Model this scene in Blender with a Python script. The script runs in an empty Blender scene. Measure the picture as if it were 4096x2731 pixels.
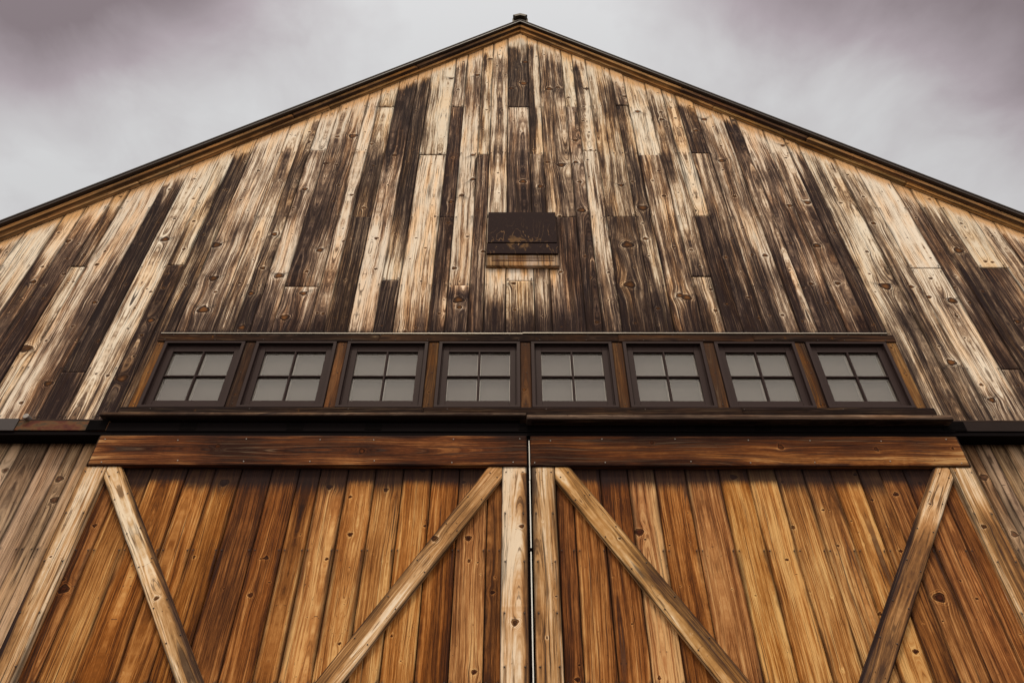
import bpy, math, random
import numpy as np
from mathutils import Vector, Matrix
random.seed(7)
R = math.radians
scene = bpy.context.scene
C = scene.collection

# ------------------------------------------------------------------ camera
cam_d = bpy.data.cameras.new('camera'); cam = bpy.data.objects.new('camera', cam_d); C.objects.link(cam)
cam_d.lens = 24; cam_d.sensor_width = 36; cam_d.clip_start = .05; cam_d.clip_end = 3000
cam.matrix_world = Matrix.Translation((-.122, -5.0, 1.6)) @ Matrix.Rotation(R(90 + 40.5), 4, 'X') @ Matrix.Rotation(R(.07), 4, 'Z')
scene.camera = cam
scene.view_settings.view_transform = 'Standard'; scene.view_settings.look = 'None'
scene.view_settings.gamma = 1; scene.view_settings.exposure = -0.08
scene.view_settings.use_curve_mapping = False

# ------------------------------------------------------------------ world: overcast sky, brightest behind the camera
SUN_EL, SUN_AZ = R(57), R(187)          # azimuth measured from +Y towards +X
sun_dir = Vector((math.sin(SUN_AZ) * math.cos(SUN_EL), math.cos(SUN_AZ) * math.cos(SUN_EL), math.sin(SUN_EL)))

SKYV = {"dl": [-0.658, 0.464, 0.996], "dr": [0.697, 0.495, 0.96], "dr2": [0.349, 0.443, 1.021]}
GLOW = 1.25
class NT:
    """small helper to write node trees as expressions"""
    def __init__(s, tree): s.t = tree; s.t.nodes.clear()
    def n(s, kind, **kw):
        nd = s.t.nodes.new(kind)
        for k, v in kw.items(): setattr(nd, k, v)
        return nd
    def put(s, sock, val):
        if isinstance(val, bpy.types.NodeSocket): s.t.links.new(val, sock)
        elif val is not None:
            if isinstance(val, (tuple, list)) and len(val) == 3 and sock.type == 'RGBA': val = (*val, 1)
            sock.default_value = val
    def m(s, op, a, b=None, c=None, clamp=False):
        nd = s.n('ShaderNodeMath', operation=op, use_clamp=clamp)
        s.put(nd.inputs[0], a)
        if b is not None: s.put(nd.inputs[1], b)
        if c is not None: s.put(nd.inputs[2], c)
        return nd.outputs[0]
    def v(s, op, a, b=None, sc=None):
        nd = s.n('ShaderNodeVectorMath', operation=op)
        s.put(nd.inputs[0], a)
        if b is not None: s.put(nd.inputs[1], b)
        if sc is not None: s.put(nd.inputs['Scale'], sc)
        return nd.outputs['Value'] if op in ('DOT_PRODUCT', 'LENGTH', 'DISTANCE') else nd.outputs[0]
    def xyz(s, x, y, z):
        nd = s.n('ShaderNodeCombineXYZ'); s.put(nd.inputs[0], x); s.put(nd.inputs[1], y); s.put(nd.inputs[2], z); return nd.outputs[0]
    def sep(s, a):
        nd = s.n('ShaderNodeSeparateXYZ'); s.put(nd.inputs[0], a); return nd.outputs
    def noise(s, vec, scale=1, detail=2, rough=.5, dist=0, col=False):
        nd = s.n('ShaderNodeTexNoise'); s.put(nd.inputs['Vector'], vec)
        s.put(nd.inputs['Scale'], scale); s.put(nd.inputs['Detail'], detail); s.put(nd.inputs['Roughness'], rough); s.put(nd.inputs['Distortion'], dist)
        return nd.outputs['Color' if col else 'Fac']
    def ss(s, x, a, b, lo=0., hi=1.):
        nd = s.n('ShaderNodeMapRange', interpolation_type='SMOOTHSTEP')
        s.put(nd.inputs[0], x); s.put(nd.inputs[1], a); s.put(nd.inputs[2], b); s.put(nd.inputs[3], lo); s.put(nd.inputs[4], hi)
        return nd.outputs[0]
    def mix(s, f, a, b, blend='MIX'):
        nd = s.n('ShaderNodeMix', data_type='RGBA', blend_type=blend)
        s.put(nd.inputs[0], f); s.put(nd.inputs[6], a); s.put(nd.inputs[7], b); return nd.outputs[2]
    def ramp(s, f, stops):
        nd = s.n('ShaderNodeValToRGB'); cr = nd.color_ramp
        while len(cr.elements) < len(stops): cr.elements.new(.5)
        for e, (p, c) in zip(cr.elements, stops): e.position = p; e.color = (*c, 1)
        s.put(nd.inputs[0], f); return nd.outputs[0]
    def attr(s, name):
        nd = s.n('ShaderNodeAttribute'); nd.attribute_name = name; return nd.outputs['Vector']

world = bpy.data.worlds.new('World'); scene.world = world; world.use_nodes = True
w = NT(world.node_tree)
sky = w.n('ShaderNodeTexSky', sky_type='NISHITA'); sky.sun_disc = False; sky.sun_elevation = SUN_EL; sky.sun_rotation = SUN_AZ
tc = w.n('ShaderNodeTexCoord').outputs['Generated']
d = w.v('NORMALIZE', tc)
dx, dy, dz = w.sep(d)
# cloud sheet coordinates: direction projected on a high layer
k = w.m('DIVIDE', 1.0, w.m('ADD', w.m('MAXIMUM', dz, 0.0), .25))
cp = w.v('SCALE', d, sc=k)
n1 = w.noise(cp, 2.2, 4, .5, .3)
n2 = w.noise(w.v('ADD', cp, (7.3, 2.1, 4.4)), 7.0, 5, .55, .3)
def bank(cx, cy, rx, ry, amt):
    """soft cloud bank on the cloud layer"""
    q = w.v('MULTIPLY', w.v('SUBTRACT', cp, (cx, cy, 0)), (1 / rx, 1 / ry, 0))
    return w.m('MULTIPLY', w.m('EXPONENT', w.m('MULTIPLY', w.v('DOT_PRODUCT', q, q), -1)), amt)
dark = bank(-.56, .30, .24, .13, 1.0)
for bk in ((-.36, .30, .16, .06, .45), (.52, .30, .22, .10, .95), (.66, .42, .12, .14, .60), (.27, .31, .16, .06, .35)):
    dark = w.m('ADD', dark, bank(*bk))
nn = w.m('ADD', w.m('MULTIPLY', w.m('SUBTRACT', n1, .5), 1.0), w.m('MULTIPLY', w.m('SUBTRACT', n2, .5), .75))
dk = w.m('ADD', dark, nn, clamp=True)
ccol = w.ramp(dk, [(0, (.68, .68, .685)), (.25, (.575, .555, .565)), (.55, (.42, .365, .39)), (1, (.235, .192, .205))])
glow = w.ss(w.v('DOT_PRODUCT', d, (-.05, -.87, .50)), -.25, 1.0)
glow = w.m('ADD', 1.0, w.m('MULTIPLY', w.m('POWER', glow, 1.3), GLOW))
low = w.ss(dz, -.02, .02)
tint = w.mix(w.ss(glow, 1.15, 2.2), (1, 1, 1), (1.0, .91, .79))         # thin cloud before the sun is warmer
cl = w.v('SCALE', w.v('MULTIPLY', ccol, tint), sc=w.m('MULTIPLY', glow, w.m('ADD', .10, w.m('MULTIPLY', low, .90))))
bg1 = w.n('ShaderNodeBackground'); w.put(bg1.inputs[0], sky.outputs[0]); bg1.inputs[1].default_value = .05
bg2 = w.n('ShaderNodeBackground'); w.put(bg2.inputs[0], cl); bg2.inputs[1].default_value = 1.0
mx = w.n('ShaderNodeMixShader'); mx.inputs[0].default_value = .95
world.node_tree.links.new(bg1.outputs[0], mx.inputs[1]); world.node_tree.links.new(bg2.outputs[0], mx.inputs[2])
wo = w.n('ShaderNodeOutputWorld'); world.node_tree.links.new(mx.outputs[0], wo.inputs[0])

sd = bpy.data.lights.new('sun', 'SUN'); sd.energy = 1.7; sd.angle = R(10); sd.color = (1, .88, .70)
sun = bpy.data.objects.new('sun', sd); C.objects.link(sun)
sun.rotation_euler = (-sun_dir).to_track_quat('-Z', 'Y').to_euler(); sun.location = (0, -20, 20)

# ------------------------------------------------------------------ measured tables (metres)
COLS = [[-5.794,-5.55,[[[7.673,0.15,0.15],[7.167,0.6,0.2],[6.414,0.4,0.3]]]],[-5.55,-5.229,[[[7.897,0.1,0.1],[7.373,0.05,0.05],[6.778,0.1,0.1],[6.241,0.1,0.3],[5.454,0.6,0.6]]]],[-5.229,-5.039,[[[8.036,0.1,0.1],[7.586,0.6,0.1],[7.168,0.3,0.1],[6.854,0.8,0.3],[6.415,0.7,0.5],[6.074,0.8,0.8],[5.754,0.7,0.7]]]],[-5.039,-4.807,[[[8.275,0.1,0.1],[7.808,0.3,0.1],[7.374,0.5,0.5],[6.779,0.7,0.5],[6.415,0.9,0.9],[6.074,0.95,0.95],[5.602,0.8,0.8]]]],[-4.807,-4.66,[[[8.422,0.1,0.1],[8.037,0.1,0.1],[7.718,0.6,0.6],[7.169,0.5,0.5]],6.909,[[6.893,0.15,0.15],[6.594,0.3,0.1],[6.242,0.2,0.2],[5.912,0.3,0.3],[5.603,0.15,0.15],[5.455,0.2,0.2]]]],[-4.66,-4.306,[[[8.833,0.05,0.05],[8.275,0.1,0.1],[7.808,0.1,0.1],[7.375,0.2,0.1],[6.971,0.1,0.35],[6.595,0.3,0.5],[6.243,0.2,0.55],[5.913,0.35,0.45],[5.603,0.15,0.5],[5.311,0.1,0.55],[5.063,0.3,0.5]]]],[-4.306,-4.079,[[[9.049,0.1,0.1],[8.524,0.2,0.4],[8.276,0.4,0.7],[7.899,0.9,0.9],[7.375,0.95,0.95],[6.78,0.95,0.95],[6.075,0.95,0.95],[5.603,0.85,0.85]],5.493,[[5.485,0.9,0.9],[5.173,0.97,0.97]]]],[-4.079,-3.792,[[[9.272,0.1,0.1],[8.524,0.1,0.1],[7.809,0.15,0.15],[7.17,0.15,0.3],[6.781,0.2,0.05],[6.417,0.3,0.1],[6.076,0.35,0.1],[5.756,0.2,0.35],[5.456,0.2,0.2],[5.173,0.35,0.35]]]],[-3.792,-3.611,[[[9.329,0.1,0.1],[9.05,0.05,0.05],[8.525,0.2,0.2],[8.039,0.2,0.5],[7.589,0.4,0.1],[7.171,0.8,0.25]],6.93,[[6.914,0.75,0.75],[6.596,0.85,0.85],[6.244,0.8,0.8],[5.914,0.85,0.85],[5.456,0.9,0.9],[5.173,0.85,0.85]]]],[-3.611,-3.405,[[[9.503,0.3,0.3],[9.273,0.8,0.6],[8.782,0.85,0.85],[8.277,0.9,0.7],[7.81,0.9,0.6],[7.377,0.9,0.5],[6.973,0.4,0.55],[6.596,0.45,0.65],[6.244,0.7,0.75],[5.979,0.85,0.85],[5.604,0.6,0.3],[5.173,0.5,0.5]]]],[-3.405,-3.041,[[[9.803,0.1,0.1],[9.274,0.1,0.1],[9.051,0.3,0.2],[8.525,0.35,0.35],[8.04,0.3,0.3],[7.59,0.35,0.45],[7.172,0.45,0.3],[6.782,0.4,0.4],[6.418,0.45,0.45],[6.077,0.6,0.6]]]],[-3.041,-2.842,[[[9.989,0.1,0.1],[9.331,0.1,0.3],[8.943,0.5,0.2],[8.526,0.5,0.5],[8.04,0.4,0.3],[7.59,0.3,0.3],[7.172,0.35,0.35],[6.782,0.45,0.3],[6.418,0.4,0.4],[6.077,0.45,0.45]]]],[-2.842,-2.685,[[[10.116,0.1,0.1],[9.623,0.2,0.5],[9.052,0.7,0.7],[8.527,0.8,0.8],[8.041,0.6,0.6],[7.591,0.6,0.6],[7.378,0.5,0.5],[6.974,0.55,0.55],[6.783,0.6,0.6],[6.419,0.65,0.65],[6.078,0.75,0.75]]]],[-2.685,-2.473,[[[10.31,0.1,0.1],[9.623,0.2,0.2],[9.053,0.1,0.1]],9.047,[[8.998,0.5,0.5],[8.784,0.2,0.5],[8.279,0.35,0.35],[7.812,0.6,0.6],[7.378,0.3,0.2],[6.974,0.25,0.15],[6.783,0.3,0.3],[6.598,0.45,0.45],[6.246,0.5,0.5],[6.045,0.7,0.7]]]],[-2.473,-2.109,[[[10.578,0.1,0.1],[9.928,0.2,0.1],[9.624,0.3,0.3],[9.332,0.55,0.55],[8.785,0.6,0.6],[8.042,0.65,0.65],[7.592,0.7,0.7],[7.173,0.6,0.4],[6.784,0.65,0.35]],6.606,[[6.591,0.25,0.25],[6.49,0.5,0.5],[6.246,0.5,0.5],[6.046,0.7,0.7]]]],[-2.109,-1.956,[[[10.511,0.1,0.1],[9.928,0.1,0.1],[9.054,0.05,0.05]],9.032,[[8.999,0.45,0.3],[8.528,0.3,0.3],[7.813,0.3,0.2],[7.174,0.2,0.2],[6.784,0.3,0.3],[6.42,0.35,0.2],[6.079,0.6,0.6]]]],[-1.956,-1.727,[[[10.856,0.1,0.1],[10.378,0.2,0.2]],10.067,[[10.042,0.35,0.15],[9.333,0.5,0.3],[8.786,0.7,0.85],[8.043,0.8,0.7]],7.733,[[7.715,0.85,0.85],[7.38,0.75,0.75],[6.976,0.75,0.75],[6.42,0.75,0.75],[6.079,0.85,0.85]]]],[-1.727,-1.48,[[[11.071,0.15,0.15],[10.857,0.4,0.4],[10.682,0.9,0.9],[9.929,0.97,0.97],[9.055,0.92,0.92],[8.529,0.55,0.55],[8.043,0.4,0.4],[7.593,0.3,0.3],[7.175,0.1,0.1],[6.785,0.1,0.1],[6.421,0.15,0.15],[6.08,0.25,0.25]]]],[-1.48,-1.289,[[[11.218,0.1,0.1],[11.0,0.5,0.5],[10.822,0.9,0.9],[9.93,0.97,0.97],[9.055,0.92,0.92],[8.529,0.92,0.92],[7.814,0.85,0.85],[7.38,0.5,0.4],[7.175,0.4,0.4],[6.861,0.2,0.2]],6.707,[[6.699,0.9,0.9],[6.248,0.92,0.92],[6.047,0.95,0.95]]]],[-1.289,-0.951,[[[11.072,0.05,0.05],[10.248,0.6,0.05],[9.626,0.5,0.05],[9.056,0.3,0.1]],8.952,[[8.936,0.1,0.15],[8.282,0.1,0.1],[7.594,0.15,0.15],[7.175,0.1,0.1],[6.786,0.15,0.15],[6.421,0.25,0.15],[6.08,0.4,0.4]]]],[-0.951,-0.785,[[[11.369,0.15,0.15],[11.073,0.55,0.55],[10.581,0.5,0.35]],10.069,[[10.044,0.75,0.75],[9.335,0.8,0.8],[8.53,0.85,0.85],[8.044,0.8,0.8]],7.73,[[7.717,0.75,0.75],[7.381,0.75,0.75],[6.978,0.65,0.65],[6.601,0.6,0.6],[6.249,0.6,0.6],[6.081,0.75,0.75]]]],[-0.785,-0.561,[[[11.599,0.1,0.1],[11.074,0.15,0.3],[10.582,0.4,0.6],[10.12,0.45,0.45],[9.627,0.15,0.15],[9.056,0.1,0.1],[8.531,0.15,0.15],[7.816,0.15,0.15],[7.382,0.25,0.15],[6.978,0.3,0.3]],6.63,[[6.616,0.3,0.3],[6.493,0.75,0.75],[6.318,0.5,0.5],[6.048,0.7,0.7]]]],[-0.561,-0.408,[[[11.756,0.1,0.1],[11.446,0.7,0.3],[10.93,0.4,0.2],[10.381,0.6,0.3],[9.628,0.5,0.2],[9.057,0.3,0.3]],8.954,[[8.932,0.6,0.6],[8.531,0.55,0.55],[7.816,0.6,0.6],[7.177,0.5,0.5],[6.787,0.45,0.45],[6.423,0.5,0.5],[6.082,0.65,0.65]]]],[-0.408,-0.185,[[[11.877,0.05,0.05],[11.446,0.15,0.15],[11.221,0.35,0.4],[10.583,0.4,0.4],[9.628,0.4,0.4],[8.789,0.5,0.4],[8.284,0.35,0.2],[7.816,0.2,0.2],[6.882,0.2,0.2],[6.602,0.15,0.15],[6.318,0.5,0.5],[6.049,0.8,0.8]]]],[-0.185,0.104,[[[11.918,0.05,0.05],[11.797,0.2,0.2],[11.679,0.85,0.4],[11.222,0.92,0.7],[10.583,0.75,0.8],[10.09,0.85,0.95]],10.058,[[10.033,0.35,0.3],[9.28,0.55,0.5],[8.949,0.65,0.6],[8.284,0.7,0.7],[7.862,0.95,0.95],[6.902,0.15,0.15]],6.698,[[6.676,0.25,0.2],[6.319,0.5,0.35],[6.049,0.8,0.8]]]],[0.104,0.272,[[[11.959,0.15,0.15],[11.679,0.85,0.1],[10.251,0.9,0.15],[9.004,0.9,0.2]],8.971,[[8.95,0.55,0.5],[8.383,0.65,0.65],[7.862,0.92,0.92],[6.902,0.45,0.45],[6.639,0.35,0.35],[6.319,0.5,0.5],[6.05,0.75,0.75]]]],[0.272,0.609,[[[11.68,0.25,0.25],[11.223,0.6,0.5],[10.517,0.55,0.65],[10.059,0.45,0.4],[9.396,0.6,0.5],[8.533,0.65,0.6],[8.047,0.5,0.6]],7.742,[[7.728,0.75,0.75],[7.342,0.75,0.75],[6.941,0.6,0.75],[6.495,0.4,0.75],[6.251,0.7,0.8],[6.083,0.95,0.95]]]],[0.609,0.768,[[[11.298,0.15,0.15],[10.252,0.35,0.35]],10.085,[[10.06,0.55,0.35],[9.059,0.45,0.45],[8.534,0.5,0.4],[7.818,0.6,0.6],[7.597,0.7,0.7],[6.789,0.8,0.8],[6.251,0.8,0.8],[6.083,0.9,0.9]]]],[0.768,0.958,[[[11.261,0.2,0.2],[11.114,0.8,0.2],[10.723,0.9,0.2],[10.253,0.7,0.2],[9.751,0.55,0.15],[9.06,0.2,0.2]],9.027,[[9.005,0.15,0.15],[8.534,0.25,0.25],[8.048,0.15,0.5],[7.598,0.15,0.3],[7.179,0.2,0.3],[6.789,0.4,0.4],[6.425,0.45,0.45],[6.084,0.6,0.6]]]],[0.958,1.292,[[[11.006,0.2,0.2],[10.586,0.4,0.6],[9.936,0.3,0.7],[9.34,0.5,0.4],[8.534,0.45,0.45],[7.774,0.45,0.45]],7.743,[[7.73,0.7,0.7],[7.385,0.6,0.6],[6.981,0.7,0.7],[6.425,0.75,0.75],[6.084,0.9,0.9]]]],[1.292,1.47,[[[10.935,0.15,0.15],[10.519,0.6,0.6]],10.113,[[10.087,0.8,0.4],[9.34,0.7,0.4],[8.535,0.85,0.85],[7.819,0.5,0.6],[7.386,0.4,0.4],[6.79,0.65,0.2],[6.426,0.95,0.4],[6.085,0.85,0.85]]]],[1.47,1.754,[[[10.794,0.2,0.2],[10.255,0.2,0.5],[9.632,0.1,0.2],[9.061,0.25,0.25]],8.947,[[8.926,0.5,0.5],[8.288,0.5,0.5],[7.82,0.35,0.35],[7.18,0.5,0.5],[6.605,0.5,0.3],[6.426,0.55,0.55],[6.085,0.8,0.8]]]],[1.754,1.965,[[[10.588,0.5,0.3],[9.937,0.6,0.4],[9.341,0.3,0.7],[8.794,0.6,0.3],[8.05,0.3,0.3],[7.599,0.15,0.5],[7.181,0.55,0.55],[6.791,0.6,0.6]],6.768,[[6.753,0.35,0.35],[6.426,0.5,0.4],[6.085,0.65,0.4]]]],[1.965,2.138,[[[10.387,0.1,0.1],[9.633,0.1,0.1],[8.536,0.1,0.05],[7.776,0.1,0.1]],7.754,[[7.74,0.75,0.75],[7.181,0.85,0.85],[6.791,0.9,0.9],[6.427,0.97,0.97],[6.086,0.97,0.97]]]],[2.138,2.363,[[[10.321,0.3,0.3],[10.064,0.9,0.9],[9.516,0.92,0.7],[9.063,0.92,0.92]],8.986,[[8.97,0.5,0.6],[8.537,0.4,0.4],[8.051,0.5,0.5],[7.6,0.7,0.5],[7.181,0.8,0.8],[6.792,0.75,0.65],[6.427,0.75,0.75],[6.086,0.85,0.85]]]],[2.363,2.694,[[[10.064,0.2,0.2],[9.343,0.55,0.3],[8.795,0.6,0.35],[8.051,0.55,0.55],[7.601,0.45,0.2],[7.182,0.5,0.2],[6.792,0.55,0.5],[6.428,0.6,0.25],[6.087,0.7,0.45]]]],[2.694,2.865,[[[9.939,0.3,0.3],[9.635,0.95,0.95],[9.064,0.75,0.85],[8.538,0.5,0.5],[8.052,0.4,0.4],[7.601,0.3,0.3],[7.183,0.6,0.3],[6.792,0.95,0.1],[6.428,0.95,0.1],[6.087,0.95,0.3]]]],[2.865,3.153,[[[9.756,0.1,0.1],[9.064,0.35,0.35],[8.538,0.65,0.65],[8.052,0.5,0.5],[7.602,0.5,0.8],[7.183,0.6,0.6],[6.793,0.6,0.4],[6.428,0.8,0.8],[6.087,0.85,0.85]]]],[3.153,3.376,[[[9.518,0.15,0.15],[9.065,0.1,0.1],[8.796,0.4,0.2],[8.291,0.5,0.3],[7.823,0.7,0.7],[7.389,0.6,0.6],[6.985,0.5,0.5],[6.608,0.4,0.4],[6.255,0.6,0.6],[6.088,0.7,0.7]]]],[3.376,3.533,[[[9.288,0.15,0.15],[8.957,0.2,0.5],[8.745,0.4,0.95],[8.291,0.92,0.92],[7.824,0.92,0.92],[7.184,0.88,0.88],[6.794,0.8,0.8],[6.429,0.95,0.95],[6.088,0.97,0.97]]]],[3.533,3.89,[[[9.176,0.15,0.15],[8.54,0.4,0.3],[8.053,0.45,0.45],[7.603,0.3,0.2],[7.184,0.15,0.15],[6.908,0.25,0.4],[6.43,0.3,0.6],[6.088,0.4,0.75],[5.768,0.6,0.6]],5.559,[[5.55,0.5,0.5],[5.324,0.35,0.45],[5.075,0.5,0.5]]]],[3.89,4.103,[[[9.066,0.1,0.1],[8.54,0.4,0.4],[7.824,0.5,0.2],[7.39,0.4,0.4],[6.986,0.5,0.3],[6.609,0.7,0.4],[6.257,0.6,0.2],[5.769,0.5,0.3],[5.468,0.6,0.4],[5.076,0.6,0.6]]]],[4.103,4.438,[[[8.799,0.05,0.05],[7.825,0.03,0.03],[7.185,0.08,0.08]],6.902,[[6.886,0.1,0.1],[6.431,0.3,0.3],[6.089,0.2,0.2],[5.769,0.25,0.2],[5.468,0.15,0.15],[5.185,0.35,0.35]]]],[4.438,4.62,[[[8.441,0.3,0.1],[8.055,0.5,0.3],[7.604,0.6,0.6],[7.186,0.65,0.65],[6.795,0.65,0.4],[6.431,0.45,0.8],[6.09,0.8,0.8],[5.77,0.8,0.8]],5.539,[[5.528,0.5,0.6],[5.077,0.65,0.65]]]],[4.62,4.84,[[[8.343,0.2,0.2],[7.826,0.35,0.35],[7.392,0.5,0.5],[6.987,0.5,0.5],[6.796,0.8,0.6],[6.431,0.85,0.7],[6.09,0.75,0.75],[5.469,0.6,0.6]]]],[4.84,5.136,[[[8.15,0.1,0.1],[7.392,0.1,0.1]],6.907,[[6.895,0.65,0.65],[6.432,0.55,0.4],[6.09,0.5,0.5],[5.47,0.6,0.6]]]],[5.136,5.34,[[[7.964,0.2,0.2],[7.393,0.3,0.3],[6.988,0.35,0.35],[6.432,0.4,0.4],[6.091,0.5,0.5]]]],[5.34,5.595,[[[7.782,0.2,0.2],[7.187,0.4,0.4]]]],[5.595,5.774,[[[7.607,0.3,0.3],[7.188,0.5,0.5]]]]]
KNOTS = [[0.068,11.298,0.038],[0.04,10.681,0.046],[-0.135,10.546,0.031],[-1.0,10.82,0.026],[-0.629,10.936,0.031],[-0.884,10.525,0.02],[-0.45,11.393,0.027],[0.917,10.537,0.031],[0.521,10.595,0.026],[0.397,10.555,0.041],[1.437,10.333,0.025],[0.661,10.331,0.02],[1.575,9.972,0.03],[1.885,9.937,0.022],[1.869,9.758,0.027],[0.69,9.279,0.026],[0.667,8.804,0.025],[0.69,8.403,0.022],[0.681,7.867,0.038],[1.389,7.908,0.046],[-1.6,8.938,0.026],[-1.839,8.723,0.016],[-1.841,7.907,0.021],[-1.92,9.192,0.02],[-2.182,9.356,0.042],[-0.616,8.956,0.026],[-0.597,8.453,0.028],[-0.717,8.142,0.026],[-0.835,8.016,0.025],[0.008,8.402,0.035],[1.18,8.325,0.026],[1.663,8.119,0.021],[0.215,8.303,0.03],[2.059,9.794,0.015],[-1.517,10.79,0.012],[-1.426,9.976,0.014],[-2.107,8.131,0.017],[-2.013,8.131,0.019],[-0.845,7.631,0.018],[0.319,8.803,0.023],[0.487,8.742,0.04],[-5.169,7.449,0.015],[-5.006,7.311,0.024],[-4.877,7.263,0.014],[-5.099,6.675,0.026],[-4.831,6.79,0.017],[-4.886,6.434,0.016],[-5.021,6.454,0.013],[-4.74,6.665,0.011],[-4.689,6.686,0.012],[-4.55,6.946,0.02],[-4.351,6.39,0.021],[-3.958,7.354,0.036],[-3.889,6.581,0.012],[-3.834,6.54,0.015],[-4.125,6.645,0.014],[-3.691,6.137,0.029],[-4.11,5.872,0.014],[-4.76,5.78,0.042],[-4.617,5.88,0.013],[-4.383,5.871,0.008],[-4.327,5.872,0.01],[-4.368,5.364,0.03],[-3.709,5.415,0.04],[-3.975,5.478,0.011],[-3.859,5.457,0.015],[-3.508,6.852,0.011],[-2.764,7.429,0.028],[-2.764,6.887,0.023],[-2.207,7.162,0.03],[-2.284,6.832,0.017],[-2.74,6.626,0.012],[-2.793,6.51,0.026],[-2.952,6.662,0.014],[-3.035,6.336,0.013],[-2.891,6.316,0.01],[-2.769,6.043,0.032],[-2.379,6.178,0.036],[-2.066,6.237,0.013],[-2.006,6.228,0.014],[-1.873,6.169,0.012],[-3.36,7.254,0.04],[-3.243,6.732,0.038],[-3.218,6.285,0.044],[-2.57,6.777,0.038],[-4.908,5.684,0.011],[-2.258,6.511,0.03],[-1.623,7.365,0.02],[-1.879,7.357,0.014],[-1.776,7.097,0.011],[-1.186,7.378,0.013],[-0.617,7.403,0.016],[-0.437,7.153,0.02],[-0.738,6.895,0.022],[-0.669,6.693,0.011],[-1.072,6.697,0.012],[-1.167,6.003,0.016],[-1.06,6.045,0.013],[-0.849,6.236,0.014],[-0.651,6.319,0.022],[-0.667,6.421,0.041],[-0.106,6.662,0.021],[-0.433,6.499,0.009],[0.392,6.841,0.017],[0.364,6.067,0.01],[0.855,6.417,0.01],[0.903,6.389,0.01],[0.718,6.125,0.02],[1.098,6.643,0.045],[1.143,7.262,0.048],[1.355,7.371,0.024],[1.592,6.486,0.03],[0.896,6.827,0.015],[1.346,6.313,0.018],[-1.308,6.972,0.009],[-1.77,6.189,0.01],[2.943,7.294,0.014],[3.035,7.386,0.011],[3.214,7.254,0.032],[3.26,6.668,0.024],[2.987,6.668,0.021],[2.889,6.614,0.016],[2.475,7.117,0.016],[2.614,7.105,0.024],[2.449,6.219,0.01],[2.576,6.226,0.016],[1.919,6.284,0.018],[1.874,6.917,0.014],[1.659,6.455,0.037],[4.005,6.616,0.021],[4.088,6.578,0.014],[4.139,6.48,0.022],[4.355,6.429,0.037],[4.308,6.213,0.014],[4.265,5.928,0.011],[3.617,6.556,0.01],[4.944,7.002,0.017],[5.017,6.99,0.016],[4.534,7.179,0.011],[4.381,7.058,0.011],[4.001,5.616,0.034],[4.174,5.361,0.017],[4.189,5.19,0.026],[3.653,5.17,0.014],[3.745,5.237,0.01],[4.881,6.141,0.025],[4.456,6.617,0.014],[3.668,6.024,0.007],[4.509,5.353,0.012],[4.73,7.174,0.039],[3.75,6.637,0.045],[2.279,9.49,0.027],[2.441,9.777,0.031],[2.542,9.16,0.015],[3.031,8.657,0.016],[3.117,8.658,0.012],[3.33,9.161,0.026],[3.103,7.951,0.025],[3.321,8.005,0.034],[2.5,8.126,0.021],[3.118,9.401,0.009],[2.969,8.018,0.01],[3.962,7.628,0.023],[4.766,8.062,0.017],[4.39,8.034,0.008],[4.956,7.63,0.015],[2.487,8.838,0.032],[-4.724,8.098,0.017],[-4.613,8.017,0.012],[-3.003,9.394,0.013],[-2.933,9.377,0.012],[-3.575,8.23,0.01],[-2.724,9.223,0.017],[-2.426,8.752,0.025],[-2.287,8.722,0.018],[-2.381,9.339,0.023],[-3.229,8.615,0.018],[-2.922,8.416,0.012],[-2.201,8.008,0.015],[-4.419,7.587,0.01],[-3.514,8.225,0.017],[-2.192,8.312,0.017],[-2.589,8.255,0.026]]
DKNOTS = [[-3.31,3.914,0.015],[-3.336,3.43,0.029],[-2.418,4.281,0.029],[-1.937,3.663,0.015],[-1.985,3.385,0.016],[-2.471,3.665,0.012],[-1.571,4.244,0.02],[-1.52,4.214,0.009],[-1.49,3.655,0.012],[-1.607,3.622,0.008],[-2.681,4.268,0.007],[-1.554,3.235,0.006],[-1.602,3.265,0.006],[-1.977,3.652,0.007],[-1.118,4.219,0.016],[-1.394,4.161,0.014],[-1.345,3.846,0.017],[-1.154,3.69,0.008],[-1.078,3.639,0.008],[-0.843,4.402,0.022],[-0.785,3.912,0.012],[-0.905,3.953,0.007],[-0.509,4.29,0.014],[-0.45,3.818,0.02],[-0.435,3.643,0.013],[-0.373,3.627,0.009],[-0.259,3.407,0.015],[-0.373,2.88,0.016],[-1.306,3.329,0.009],[-0.887,3.022,0.006],[-0.942,3.112,0.012],[0.613,3.514,0.007],[0.684,3.535,0.005],[0.845,3.867,0.027],[0.882,3.809,0.008],[1.062,3.766,0.008],[0.786,4.154,0.007],[1.036,4.341,0.006],[0.716,3.187,0.009],[0.857,2.846,0.013],[1.093,3.451,0.008],[0.313,2.832,0.015],[0.26,4.088,0.006],[1.661,4.339,0.023],[2.023,3.907,0.015],[2.296,4.051,0.01],[2.345,4.048,0.008],[2.32,3.757,0.011],[2.588,3.842,0.007],[2.517,3.776,0.008],[2.911,4.186,0.018],[2.774,3.72,0.013],[3.138,4.282,0.014],[2.705,4.135,0.011],[2.156,3.379,0.01],[2.014,3.405,0.008],[1.693,3.464,0.005],[1.211,3.788,0.007],[1.16,3.456,0.005],[1.912,3.652,0.012],[3.189,3.367,0.01],[2.926,3.375,0.032],[2.738,3.199,0.009],[2.649,4.367,0.015],[2.082,2.892,0.011],[2.616,3.012,0.018],[2.463,3.263,0.013],[1.243,4.028,0.006]]
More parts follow.
